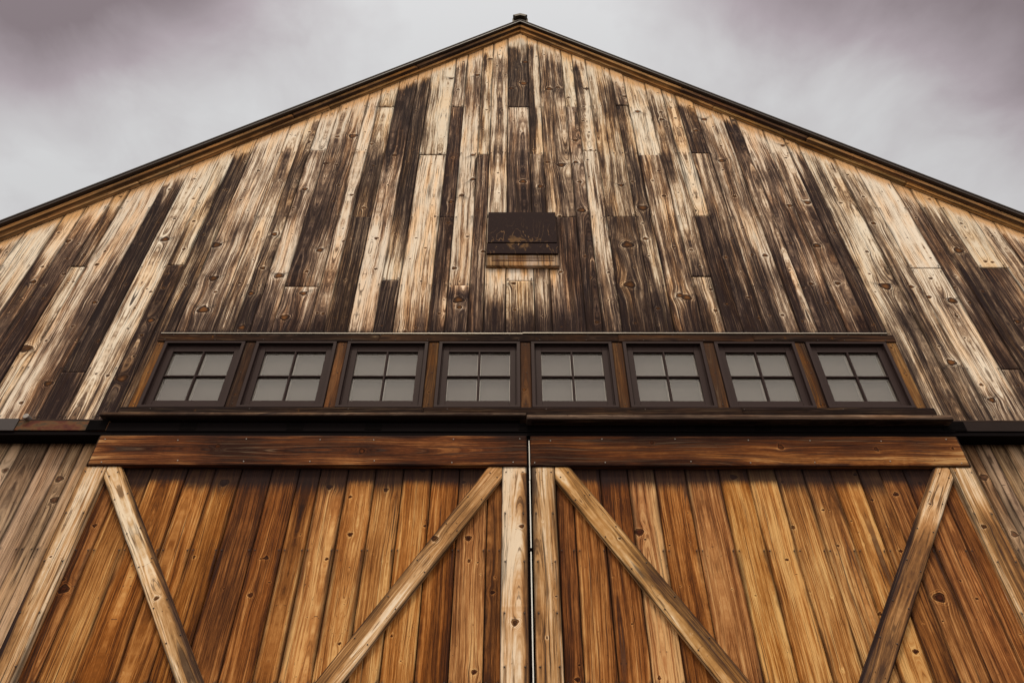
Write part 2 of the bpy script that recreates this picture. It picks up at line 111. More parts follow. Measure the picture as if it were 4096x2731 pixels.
BKNOTS = [[-2.628,3.349,0.015],[-2.934,3.841,0.005],[-3.506,3.65,0.009],[-3.407,3.619,0.007],[-0.701,3.798,0.022],[-0.048,3.894,0.015],[-0.099,3.187,0.021],[0.113,3.935,0.007],[0.194,3.367,0.008],[0.118,3.086,0.009],[0.685,3.799,0.009],[-1.118,3.133,0.005],[0.882,3.441,0.006],[3.281,4.143,0.008],[3.121,4.084,0.01],[3.455,3.898,0.017],[1.104,3.111,0.007]]
HKNOTS = [[-2.538,4.586,0.019],[-1.348,4.54,0.022],[1.036,4.626,0.016],[2.085,4.586,0.022],[2.865,4.566,0.016],[3.494,4.574,0.012]]
DOORS = {"sl":[-3.392,-3.257,-3.027,-2.741,-2.518,-2.305,-2.058,-1.836,-1.665,-1.444,-1.22,-0.996,-0.767,-0.544,-0.313,-0.195],"tl":[0.75,0.45,0.55,0.38,0.5,0.65,0.5,0.6,0.25,0.3,0.35,0.3,0.6,0.35,0.7],"sr":[0.229,0.362,0.587,0.811,1.028,1.277,1.55,1.779,2.003,2.227,2.451,2.675,2.846,3.042,3.283,3.43],"tr":[0.7,0.45,0.55,0.15,0.5,0.4,0.25,0.1,0.3,0.3,0.2,0.5,0.5,0.6,0.6],"plank_top":4.43,"hdr":{"z0":4.409,"z1":4.692,"lx":[-3.549,-0.001],"rx":[0.03,3.578]},"stiles":[[-3.569,-3.38],[-0.199,-0.004],[0.039,0.223],[3.402,3.591]],"braces":[[[-3.377,4.403],[-3.263,4.403],[-2.141,2.798],[-2.31,2.798],[-3.373,4.292]],[[-0.311,4.412],[-0.197,4.412],[-0.197,4.303],[-1.233,2.799],[-1.409,2.799]],[[0.226,4.405],[0.343,4.405],[1.451,2.802],[1.242,2.802],[0.225,4.288]],[[3.275,4.396],[3.4,4.396],[3.387,4.28],[2.343,2.803],[2.153,2.803]]]}
ROWS = [10.077,8.992,7.745,6.639,5.987]
SIDEROWS = [6.917,5.553]
LOW_L = [-4.858,-4.626,-4.395,-4.285,-4.062,-3.885,-3.767,-3.653,-3.552,-4.858]
LOW_R = [3.66,3.725,3.817,3.88,3.954,4.069,4.206,4.353,4.521,4.71]
LEDGE_Z = [-3.6022, 4.8611, 4.8941, 3.5637, 4.8021, 4.8523]


# ------------------------------------------------------------------ materials
def new_mat(name):
    m = bpy.data.materials.new(name); m.use_nodes = True
    t = NT(m.node_tree); return m, t
def finish(m, t, color, rough=.8, bump=None, bstr=.3, bdist=.004, metal=0., spec=.3):
    b = t.n('ShaderNodeBsdfPrincipled'); t.put(b.inputs['Base Color'], color); t.put(b.inputs['Roughness'], rough)
    t.put(b.inputs['Metallic'], metal); t.put(b.inputs['Specular IOR Level'], spec)
    if bump is not None:
        bn = t.n('ShaderNodeBump'); bn.inputs['Strength'].default_value = bstr; bn.inputs['Distance'].default_value = bdist
        t.put(bn.inputs['Height'], bump); t.put(b.inputs['Normal'], bn.outputs[0])
    o = t.n('ShaderNodeOutputMaterial'); m.node_tree.links.new(b.outputs[0], o.inputs[0]); return m

def wood(name, pal, warmc, knotc, amp=1.0, fine=.35, crack=.9, hue=.034, soot_shade=(.012, .007, .007), sharp=1.0, halo=.3, rough=.85, ragamp=1.0, thread=.45, threadc=(.30, .20, .12), toneg=.86, toneo=.070, linea=.62, linec=(.060, .034, .024), dripa=.85, tana=.65, fleck=.8):
    """weathered wood: the colour follows the grain coordinate carried by the mesh"""
    m, t = new_mat(name)
    g, v, seed = t.sep(t.attr('grain'))
    tone, warm, kd = t.sep(t.attr('wear'))
    edge, drip, stain_shade = t.sep(t.attr('marks'))
    kd = t.m('ADD', kd, t.m('MULTIPLY', t.m('SUBTRACT', t.noise(t.xyz(t.m('MULTIPLY', g, 55), t.m('MULTIPLY', v, 42), seed), 1, 2, .6), .5), .75))
    kdr = kd
    sv = t.m('MULTIPLY', seed, 37.7)
    def gn(fg, fv, off, detail=3, rough=.55):
        return t.noise(t.xyz(t.m('MULTIPLY', g, fg), t.m('MULTIPLY', v, fv), t.m('ADD', sv, off)), 1, detail, rough)
    s1 = gn(30, .55, 0, 3, .5)       # broad streaks
    s2 = gn(75, 1.3, 11, 4, .72)      # narrow streaks
    s3 = gn(165, 2.6, 23, 3, .7)     # grain lines
    blot = gn(7, 2.6, 31, 3, .6)     # blotches
    rag = gn(150, 3.0, 57, 3, .65)   # ragged ends of the weathering
    s4 = gn(260, 20.0, 41, 2, .7)    # fibres
    s1 = t.m('ADD', t.m('MULTIPLY', t.m('SUBTRACT', s1, .5), 1.5), .5, clamp=True)
    s2 = t.m('ADD', t.m('MULTIPLY', t.m('SUBTRACT', s2, .5), 1.7), .5, clamp=True)
    s3 = t.m('ADD', t.m('MULTIPLY', t.m('SUBTRACT', s3, .5), 1.8), .5, clamp=True)
    x = t.m('ADD', t.m('ADD', t.m('MULTIPLY', tone, toneg), toneo), t.m('MULTIPLY', t.m('SUBTRACT', s1, .5), .62 * amp))
    x = t.m('ADD', x, t.m('MULTIPLY', t.m('SUBTRACT', s4, .5), fine * .7))
    x = t.m('ADD', x, t.m('MULTIPLY', t.m('SUBTRACT', s2, .5), .72 * amp))
    x = t.m('ADD', x, t.m('MULTIPLY', t.m('SUBTRACT', blot, .5), .55 * amp))
    x = t.m('ADD', x, t.m('MULTIPLY', t.m('SUBTRACT', s3, .5), fine))
    # fresh wood kept dry under the eaves
    wr = t.m('ADD', warm, t.m('MULTIPLY', t.m('SUBTRACT', rag, .5), .9), clamp=True)
    wm = t.ss(wr, .32, .72)
    x = t.m('SUBTRACT', x, t.m('MULTIPLY', wm, .75))
    # growth rings crowding round the knots
    x = t.m('ADD', x, t.m('MULTIPLY', t.m('MULTIPLY', t.m('SINE', t.m('MULTIPLY', kd, 11)), t.ss(kd, 3.4, 1.2)), .15))
    # halo round knots: a darker ring, pale wood outside it
    ring = t.m('MULTIPLY', t.ss(kd, .85, 1.05), t.ss(kd, 1.55, 1.1))
    x = t.m('ADD', x, t.m('MULTIPLY', ring, halo))
    x = t.m('SUBTRACT', x, t.m('MULTIPLY', t.m('MULTIPLY', t.ss(kd, 1.1, 1.5), t.ss(kd, 2.6, 1.6)), .11))
    xs = t.m('ADD', t.m('MULTIPLY', t.m('SUBTRACT', x, .5), sharp), .5, clamp=True)
    col = t.ramp(xs, pal)
    thr = t.ss(gn(140, 1.0, 97, 3, .7), .56, .68)          # pale threads left in the dark wood
    col = t.mix(t.m('MULTIPLY', t.m('MULTIPLY', thr, t.ss(xs, .55, .85)), thread), col, threadc)
    tan = t.ss(gn(11, 1.1, 113, 3, .6), .44, .64)             # tannin-stained patches
    col = t.mix(t.m('MULTIPLY', tan, tana), col, t.v('MULTIPLY', col, (1.05, .82, .58)))
    wn = t.n('ShaderNodeTexWhiteNoise', noise_dimensions='1D'); t.put(wn.inputs['W'], t.m('MULTIPLY', seed, 91.3))
    r1 = wn.outputs['Value']
    hs = t.n('ShaderNodeHueSaturation'); t.put(hs.inputs['Color'], col)
    t.put(hs.inputs['Hue'], t.m('ADD', .5, t.m('MULTIPLY', t.m('SUBTRACT', r1, .5), hue * .35)))
    t.put(hs.inputs['Saturation'], t.m('ADD', 1, t.m('MULTIPLY', t.m('SUBTRACT', t.m('FRACT', t.m('MULTIPLY', r1, 7.1)), .5), hue * 5)))
    t.put(hs.inputs['Value'], t.m('ADD', 1, t.m('MULTIPLY', t.m('SUBTRACT', t.m('FRACT', t.m('MULTIPLY', r1, 13.7)), .5), hue * 4)))
    col = hs.outputs[0]
    col = t.mix(t.m('MULTIPLY', wm, .8), col, t.mix(s2, warmc, tuple(c * .62 for c in warmc)))
    # knots
    kcol = t.mix(t.ss(t.m('ADD', kd, t.m('MULTIPLY', t.m('SUBTRACT', blot, .5), 2.2)), .15, .95), tuple(c * 1.25 for c in knotc), tuple(c * .45 for c in knotc))
    col = t.mix(t.ss(kd, 1.02, .88), col, kcol)
    col = t.mix(t.m('MULTIPLY', ring, .55), col, tuple(c * .25 for c in knotc))
    # drying cracks: thin dark lines along the grain
    c1 = gn(120, .9, 71, 2, .5); c2 = gn(18, 1.2, 83, 2, .5)
    ck = t.m('MULTIPLY', t.ss(c1, .62, .68), t.ss(c2, .44, .56))
    col = t.mix(t.m('MULTIPLY', ck, crack), col, (.030, .020, .020))
    lines = t.ss(s3, .60, .72)
    col = t.mix(t.m('MULTIPLY', lines, linea), col, linec)
    fk = t.m('MULTIPLY', t.ss(gn(110, 34, 131, 2, .6), .66, .73), t.ss(gn(14, 5, 141, 2, .5), .44, .60))   # flecks and pits
    col = t.mix(t.m('MULTIPLY', fk, fleck), col, (.035, .020, .017))
    # dirt in the joints, nail drips, sooty stains and painted shade
    en = t.noise(t.xyz(t.m('MULTIPLY', v, 1.3), sv, 3.0), 1, 3, .6)
    ew = t.m('ADD', .0075, t.m('MULTIPLY', t.ss(en, .42, .72), .040))
    ed = t.m('SUBTRACT', 1, t.m('DIVIDE', edge, ew), clamp=True)
    col = t.mix(t.m('MULTIPLY', ed, .85), col, (.014, .008, .008))
    col = t.mix(t.m('MULTIPLY', drip, dripa), col, (.02, .013, .014))
    st = t.ss(t.m('ADD', stain_shade, t.m('MULTIPLY', t.m('SUBTRACT', rag, .5), ragamp)), .36, .78)
    col = t.mix(t.m('MULTIPLY', st, .93), col, soot_shade)
    h = t.m('ADD', t.m('MULTIPLY', s3, .5), t.m('ADD', t.m('MULTIPLY', s2, .8), t.m('MULTIPLY', ck, -1.2)))
    h = t.m('ADD', h, t.m('MULTIPLY', ring, -.6))
    return finish(m, t, col, rough, h, .6, .006, 0, .08)

GABLE = wood('weathered_gable_wood',
    [(0, (.86, .745, .61)), (.22, (.70, .555, .415)), (.36, (.41, .285, .19)), (.52, (.225, .148, .102)), (.72, (.100, .065, .050)), (.88, (.052, .033, .028)), (1, (.022, .0135, .014))],
    (.82, .42, .14), (.15, .062, .022), sharp=1.45, fine=.55)
LOWER = wood('sheltered_wall_wood',
    [(0, (.62, .43, .29)), (.3, (.42, .28, .175)), (.6, (.18, .11, .07)), (1, (.045, .027, .02))],
    (.6, .38, .2), (.16, .075, .04), amp=1.0, fine=.45, crack=.7, toneg=1.0, toneo=-.04, tana=.4)
DOORW = wood('golden_brown_door_wood',
    [(0, (.70, .42, .175)), (.25, (.47, .215, .070)), (.50, (.25, .092, .024)), (.76, (.080, .026, .008)), (1, (.024, .010, .007))],
    (.5, .26, .1), (.060, .015, .005), amp=.95, fine=.5, crack=.7, hue=.02, soot_shade=(.018, .010, .010), halo=.3, rough=.7, ragamp=.55, thread=.25, threadc=(.24, .10, .03), toneg=.80, toneo=.085, linea=.45, linec=(.07, .024, .008), dripa=.78, tana=.25)
BATTEN = wood('pale_brown_batten_wood',
    [(0, (.86, .70, .52)), (.16, (.66, .43, .23)), (.34, (.46, .245, .095)), (.55, (.25, .125, .046)), (.8, (.09, .045, .026)), (1, (.03, .018, .018))],
    (.55, .3, .12), (.12, .045, .016), amp=.9, fine=.35, crack=.8, hue=.02, toneg=1.05, toneo=-.02, tana=.35)
RAILW = wood('dark_red_brown_rail_wood',
    [(0, (.52, .29, .115)), (.3, (.29, .11, .028)), (.6, (.115, .034, .009)), (1, (.028, .010, .006))],
    (.5, .28, .1), (.10, .028, .008), amp=1.15, fine=.55, crack=.6, hue=.02, toneg=.85, toneo=.07, tana=.3)
TRIMW = wood('dark_trim_wood',
    [(0, (.34, .19, .095)), (.3, (.15, .072, .033)), (.55, (.055, .027, .016)), (.8, (.020, .0105, .008)), (1, (.009, .005, .0045))],
    (.5, .27, .1), (.2, .085, .02), amp=.8, fine=.4, crack=.5, hue=.03)
FASCIA = wood('eaves_board_wood',
    [(0, (.74, .44, .20)), (.3, (.46, .245, .09)), (.6, (.17, .090, .048)), (1, (.040, .023, .018))],
    (.6, .33, .1), (.1, .04, .01), amp=.6, fine=.3, crack=.4, hue=.02)

def simple(name, col, rough, metal=0, nscale=6, namt=.25, bump=.1, spec=.4):
    m, t = new_mat(name)
    p = t.n('ShaderNodeTexCoord').outputs['Object']
    n = t.noise(p, nscale, 5, .6); n2 = t.noise(p, nscale * 14, 3, .6)
    f = t.m('ADD', t.m('MULTIPLY', n, .7), t.m('MULTIPLY', n2, .3))
    c = t.mix(f, tuple(x * (1 - namt) for x in col), tuple(min(1, x * (1 + namt)) for x in col))
    return finish(m, t, c, t.m('ADD', rough - .06, t.m('MULTIPLY', n2, .12)), n2, bump, .002, metal, spec)
FRAME = simple('brown_window_paint', (.038, .0235, .0225), .5, 0, 4, .12, .05, .10)
METAL = simple('dark_edge_metal', (.036, .021, .015), .5, .0, 5, .3, .1, .35)
BLACK = simple('sooty_steel', (.004, .0024, .0028), .7, 0, 7, .5, .15, .04)
DARKB = simple('dark_backing', (.01, .007, .006), .9, 0, 3, .3, .05, .1)
ZINC = simple('pale_flashing_metal', (.62, .56, .48), .35, .5, 6, .2, .05)
WHITE = simple('white_edge_strip', (.80, .78, .73), .5, 0, 9, .1, .03)
NAIL = simple('nail_steel', (.075, .058, .05), .4, .5, 20, .3, .05)
PLATE = simple('grey_splice_plate', (.0032, .0024, .0026), .8, .0, 20, .5, .2, .03)
GROUND = simple('dark_gravel_ground', (.055, .045, .038), .9, 0, 3, .4, .3)
ROOFM = simple('dark_roofing', (.032, .020, .015), .7, 0, 3, .3, .2)
BOLT = simple('weathered_zinc', (.30, .27, .25), .5, .6, 20, .3, .1)

m, t = new_mat('rusty_rail_steel')
p = t.n('ShaderNodeTexCoord').outputs['Object']
pp = t.v('MULTIPLY', p, (1.0, 1.0, 2.4))
a = t.noise(pp, 4.5, 6, .6, .6); b_ = t.noise(pp, 23, 4, .6)
col = t.ramp(t.m('ADD', t.m('MULTIPLY', a, .8), t.m('MULTIPLY', b_, .2)), [(.30, (.030, .020, .018)), (.43, (.055, .038, .022)), (.50, (.13, .055, .018)), (.57, (.10, .022, .010)), (.70, (.035, .010, .008))])
RUST = finish(m, t, col, .75, b_, .3, .002, .1)

m, t = new_mat('peeling_brown_plywood')
p = t.n('ShaderNodeTexCoord').outputs['Object']
w1 = t.noise(t.v('MULTIPLY', p, (1.6, 1, .6)), 3.2, 3, .5, .5)
ln = t.m('ABSOLUTE', t.m('SUBTRACT', t.m('FRACT', t.m('MULTIPLY', w1, 9)), .5))
px_, py_, pz_ = t.sep(p)
wear = t.m('MULTIPLY', t.m('MULTIPLY', t.ss(ln, .06, .01), t.ss(pz_, 7.68, 7.28)), t.ss(t.noise(p, 6, 3, .6), .42, .6))
fl = t.ss(t.noise(t.v('MULTIPLY', p, (1, 1, .35)), 75, 3, .7), .60, .72)
pt = t.m('MULTIPLY', t.ss(t.noise(p, 5.0, 5, .65), .60, .68), t.ss(pz_, 7.50, 7.26))
col = t.mix(t.m('MULTIPLY', fl, .35), (.022, .011, .011), (.12, .07, .045))
col = t.mix(t.m('MULTIPLY', wear, .55), col, (.36, .20, .09))
col = t.mix(t.m('MULTIPLY', pt, .5), col, (.26, .14, .055))
PLY = finish(m, t, col, .75, w1, .2, .003, 0, .08)

# window glass: mirror-like film over a clear pane
m, t = new_mat('window_glass')
gl = t.n('ShaderNodeBsdfGlossy'); gl.inputs['Roughness'].default_value = .05; gl.inputs['Color'].default_value = (.95, .92, .9, 1)
tp = t.n('ShaderNodeBsdfTransparent'); tp.inputs['Color'].default_value = (.86, .86, .85, 1)
ge = t.n('ShaderNodeNewGeometry')
cosi = t.m('ABSOLUTE', t.v('DOT_PRODUCT', ge.outputs['Incoming'], ge.outputs['Normal']))
refl = t.m('ADD', .068, t.m('MULTIPLY', .95, t.m('POWER', t.m('SUBTRACT', 1, cosi, clamp=True), 5)))
ms = t.n('ShaderNodeMixShader'); t.put(ms.inputs[0], refl)
m.node_tree.links.new(tp.outputs[0], ms.inputs[1]); m.node_tree.links.new(gl.outputs[0], ms.inputs[2])
o = t.n('ShaderNodeOutputMaterial'); m.node_tree.links.new(ms.outputs[0], o.inputs[0])
GLASS = m
m, t = new_mat('grey_window_blind')
p = t.n('ShaderNodeTexCoord').outputs['Object']
col = t.mix(t.noise(t.v('MULTIPLY', p, (1, 1, .3)), 3, 3, .5), (.130, .118, .115), (.178, .160, .155))
BLIND = finish(m, t, col, .9)

# ------------------------------------------------------------------ mesh helpers
class Boards:
    """collects sawn boards as finely gridded faces that carry a grain coordinate"""
    def __init__(s): s.V = []; s.F = []; s.G = []; s.W = []; s.M = []; s.n = 0; s.mi = []
    def board(s, O, U, Vv, N, w, v0, v1, thick=.025, tone=.3, warm=None, knots=(), drips=(), stain_shade=None,
              du=.014, dv=.02, seed=None, round_=.002, wav=.0, mat=0, flip=False, ringf=1.0, gap=0.0, whorl=False):
        """O origin; U across, Vv along, N outwards; v0(u)/v1(u) the two ends; tone(un,v); knots in board coordinates"""
        O, U, Vv, N = map(lambda a: np.array(a, float), (O, U, Vv, N))
        rs = np.random.RandomState(int(seed * 1e6) % 2**31 if seed is not None else random.randrange(2**31))
        if seed is None: seed = rs.rand()
        f0 = v0 if callable(v0) else (lambda u: v0 + 0 * u)
        f1 = v1 if callable(v1) else (lambda u: v1 + 0 * u)
        nu = max(3, int(w / du) + 1)
        us = np.linspace(gap, w - gap, nu)
        a, b = f0(us), f1(us)
        nv = max(3, int(np.max(b - a) / dv) + 1)
        tt = np.linspace(0, 1, nv)
        Ug = np.repeat(us[None, :], nv, 0)
        Vg = a[None, :] + (b - a)[None, :] * tt[:, None]
        # --- grain coordinate: distance from a wandering pith
        cen = w * (rs.rand() * 1.6 - .3); h0 = .015 + .05 * rs.rand(); tilt = (rs.rand() - .5) * .035
        ph = rs.rand(6) * 6.28
        wander = .006 * np.sin(Vg * 1.7 + ph[0]) + .004 * np.sin(Vg * 4.3 + ph[1]) + .0015 * np.sin(Vg * 11 + ph[2])
        hh = h0 + tilt * (Vg - a.mean() - rs.rand() * 3) + .012 * np.sin(Vg * .9 + ph[3]) + .006 * np.sin(Vg * 2.7 + ph[4])
        uu = Ug - cen + wander
        kd = np.full_like(Ug, 9.0)
        for (ku, kv, kr) in knots:
            a_u = Ug - ku; a_v = Vg - kv
            L = kr * 2.6
            infl = np.exp(-(a_v / L) ** 2) * np.exp(-np.abs(a_u) / (kr * 3.2))
            uu = uu - np.tanh(a_u / (kr * .8)) * kr * .85 * infl
            hh = hh + kr * .5 * infl
            r_ = np.sqrt((a_u / kr) ** 2 + (a_v / (kr * .8)) ** 2) * (1 + .12 * np.sin(3 * np.arctan2(a_v, a_u) + ku * 99))
            kd = np.minimum(kd, r_)
        g = np.sqrt(uu ** 2 + np.maximum(hh, .0) ** 2) * ringf
        tn = tone(Ug / w, Vg) if callable(tone) else np.full_like(Ug, tone)
        wm = warm(Ug, Vg) if callable(warm) else np.full_like(Ug, 0 if warm is None else warm)
        st = stain_shade(Ug, Vg) if callable(stain_shade) else np.full_like(Ug, 0 if stain_shade is None else stain_shade)
        dr = np.zeros_like(Ug)
        for (nu_, nv_, ln) in drips:
            below = nv_ - Vg
            dr = np.maximum(dr, np.exp(-((Ug - nu_ - .004 * np.sin(Vg * 9)) / .0075) ** 2) * (below > -.012) * np.clip(1 - below / ln, 0, 1) ** .7)
        for (ku, kv, kr) in knots:                       # big branch whorls tear the grain open sideways
            if whorl and kr > .024:
                au = np.abs(Ug - ku); r1, r2, r3 = rs.rand(3)
                line = kv + (.35 + .5 * r1) * au * (1 if r2 > .35 else -1) + .006 * np.sin(Ug * 190 + r3 * 9) + .004 * np.sin(Ug * 430)
                dr = np.maximum(dr, (.95 * np.exp(-((Vg - line) / .013) ** 2) + .35 * np.exp(-((Vg - line + .03) / .03) ** 2)) * np.exp(-(au / (kr * 3.4)) ** 2) * (kd > .9))
        ed = np.minimum(Ug, w - Ug)
        # --- relief
        off = np.zeros_like(Ug); off[:, 0] = off[:, -1] = -round_; off[0, :] -= round_; off[-1, :] -= round_
        off += wav * np.sin(Vg * 2.1 + ph[5]) + .0012 * ((Ug / w - .5) * 2) ** 2 * (1 if rs.rand() > .5 else -1)
        P = O + Ug[..., None] * U + Vg[..., None] * Vv + off[..., None] * N
        pts = P.reshape(-1, 3)
        base = s.n
        idx = (np.arange(nv * nu).reshape(nv, nu) + base)
        q = np.stack([idx[:-1, :-1], idx[:-1, 1:], idx[1:, 1:], idx[1:, :-1]], -1).reshape(-1, 4)
        G = np.stack([g, Vg, np.full_like(g, seed)], -1).reshape(-1, 3)
        W = np.stack([tn, wm, kd], -1).reshape(-1, 3)
        M = np.stack([ed, dr, st], -1).reshape(-1, 3)
        # --- edges: ring of border vertices pushed back by the thickness
        ring = np.concatenate([idx[0, :], idx[1:, -1], idx[-1, -2::-1], idx[-2:0:-1, 0]]) - base
        back = pts[ring] - N * thick
        rb = np.arange(len(ring)) + base + nv * nu
        r0 = ring + base
        q2 = np.stack([r0, rb, np.roll(rb, -1), np.roll(r0, -1)], -1)
        Gb = G[ring].copy(); Gb[:, 0] += thick; Wb = W[ring].copy(); Mb = M[ring].copy(); Mb[:, 0] = .03
        if flip: q = q[:, ::-1]; q2 = q2[:, ::-1]
        s.V += [pts, back]; s.F += [q, q2]; s.G += [G, Gb]; s.W += [W, Wb]; s.M += [M, Mb]
        s.mi.append(np.full(len(q) + len(q2), mat)); s.n += len(pts) + len(back)
    def bits(s, verts, faces, mat):
        """plain little solids (nail heads) merged into the same surface"""
        v = np.array(verts, float); s.V.append(v)
        f = np.array(faces) + s.n; s.F.append(f); z = np.zeros((len(v), 3))
        s.G.append(z); s.W.append(z + np.array([0, 0, 9])); s.M.append(z + np.array([1, 0, 0])); s.mi.append(np.full(len(f), mat)); s.n += len(v)
    def nail(s, p, N, r=.0055, mat=1):
        N = np.array(N, float); A = np.array([1., 0, 0]); B = np.cross(N, A)
        vs = []; fs = []
        for (rr, h) in ((1, 0), (.95, .002), (.45, .0042)):
            for k in range(6):
                an = k * math.pi / 3; vs.append(np.array(p) + (A * math.cos(an) + B * math.sin(an)) * r * rr + N * h)
        for L in range(2):
            for k in range(6): fs.append((L * 6 + k, L * 6 + (k + 1) % 6, (L + 1) * 6 + (k + 1) % 6, (L + 1) * 6 + k))
        fs += [(12, 13, 14, 15), (12, 15, 16, 17)]
        s.bits(vs, fs, mat)
    def build(s, name, mats, parent):
        V = np.concatenate(s.V); F = np.concatenate(s.F)
        me = bpy.data.meshes.new(name)
        me.vertices.add(len(V)); me.vertices.foreach_set('co', V.astype(np.float32).ravel())
        me.loops.add(F.size); me.loops.foreach_set('vertex_index', F.astype(np.int32).ravel())
        me.polygons.add(len(F)); me.polygons.foreach_set('loop_start', (np.arange(len(F)) * 4).astype(np.int32))
        me.polygons.foreach_set('loop_total', np.full(len(F), 4, np.int32))
        me.polygons.foreach_set('material_index', np.concatenate(s.mi).astype(np.int32))
        me.update(calc_edges=True)
        for nm, dat in (('grain', s.G), ('wear', s.W), ('marks', s.M)):
            at = me.attributes.new(nm, 'FLOAT_VECTOR', 'POINT')
            at.data.foreach_set('vector', np.concatenate(dat).astype(np.float32).ravel())
        for mm in (mats if isinstance(mats, (list, tuple)) else [mats]): me.materials.append(mm)
        o = bpy.data.objects.new(name, me); C.objects.link(o); o.parent = parent
        return o

class Solid:
    def __init__(s): s.v = []; s.f = []; s.mi = []
    def box(s, x0, x1, y0, y1, z0, z1, mat=0):
        b = len(s.v)
        for z in (z0, z1):
            for x, y in ((x0, y0), (x1, y0), (x1, y1), (x0, y1)): s.v.append((x, y, z))
        for f in ((0, 3, 2, 1), (4, 5, 6, 7), (0, 1, 5, 4), (1, 2, 6, 5), (2, 3, 7, 6), (3, 0, 4, 7)):
            s.f.append(tuple(b + i for i in f)); s.mi.append(mat)
    def prism(s, poly, axis, a, b_, mat=0):
        """polygon of 2-D points swept along an axis ('x' or 'y')"""
        b = len(s.v); n = len(poly)
        for q in (a, b_):
            for p in poly: s.v.append((q, p[0], p[1]) if axis == 'x' else (p[0], q, p[1]))
        s.f.append(tuple(b + i for i in range(n))); s.f.append(tuple(b + n + i for i in reversed(range(n)))); s.mi += [mat, mat]
        for i in range(n):
            j = (i + 1) % n; s.f.append((b + i, b + n + i, b + n + j, b + j)); s.mi.append(mat)
    def cyl(s, c, r, y0, y1, n=16, mat=0):
        s.prism([(c[0] + r * math.cos(2 * math.pi * k / n), c[1] + r * math.sin(2 * math.pi * k / n)) for k in range(n)], 'y', y0, y1, mat)
    def build(s, name, mats, parent, bevel=0):
        me = bpy.data.meshes.new(name); me.from_pydata(s.v, [], s.f)
        for mm in (mats if isinstance(mats, (list, tuple)) else [mats]): me.materials.append(mm)
        me.polygons.foreach_set('material_index', s.mi)
        import bmesh
        bm = bmesh.new(); bm.from_mesh(me); bmesh.ops.recalc_face_normals(bm, faces=bm.faces)
        bm.to_mesh(me); bm.free(); me.update()
        o = bpy.data.objects.new(name, me); C.objects.link(o); o.parent = parent
        if bevel:
            md = o.modifiers.new('bevel', 'BEVEL'); md.width = bevel; md.segments = 2; md.limit_method = 'ANGLE'
        return o

def interp_tone(keys, rs, band=False):
    zs = np.array([k[0] for k in keys][::-1]); L = np.array([k[1] for k in keys][::-1]); Rr = np.array([k[2] for k in keys][::-1])
    L, Rr = (np.where(q > .68, .68 + (q - .68) * .62, q) for q in (L, Rr))
    def f(un, z):
        l = np.interp(z, zs, L); r = np.interp(z, zs, Rr)
        k = np.clip((un - .38 - .12 * np.sin(z * 3 + rs) ) / .22, 0, 1)
        k = k * k * (3 - 2 * k)
        low = .10 * np.clip((8.8 - z) / 2.5, 0, 1) + (.12 * np.exp(-np.abs(z - 5.95) / .22) if band else 0)
        return l * (1 - k) + r * k + low
    return f

# ------------------------------------------------------------------ the barn
barn = bpy.data.objects.new('barn', None); C.objects.link(barn); barn.location = (0, 0, 0)
barn['label'] = 'tall weathered timber barn gable with a row of eight small windows over two sliding doors'
barn['category'] = 'barn'

APZ = 12.2054; SL = (APZ - 7.312) / 5.757          # underside of the eaves board on the wall face
EAVE_X = 6.9
def roofz(x): return APZ - SL * np.abs(x)
FX, FZ = (1, 0, 0), (0, 0, 1); FN = (0, -1, 0)

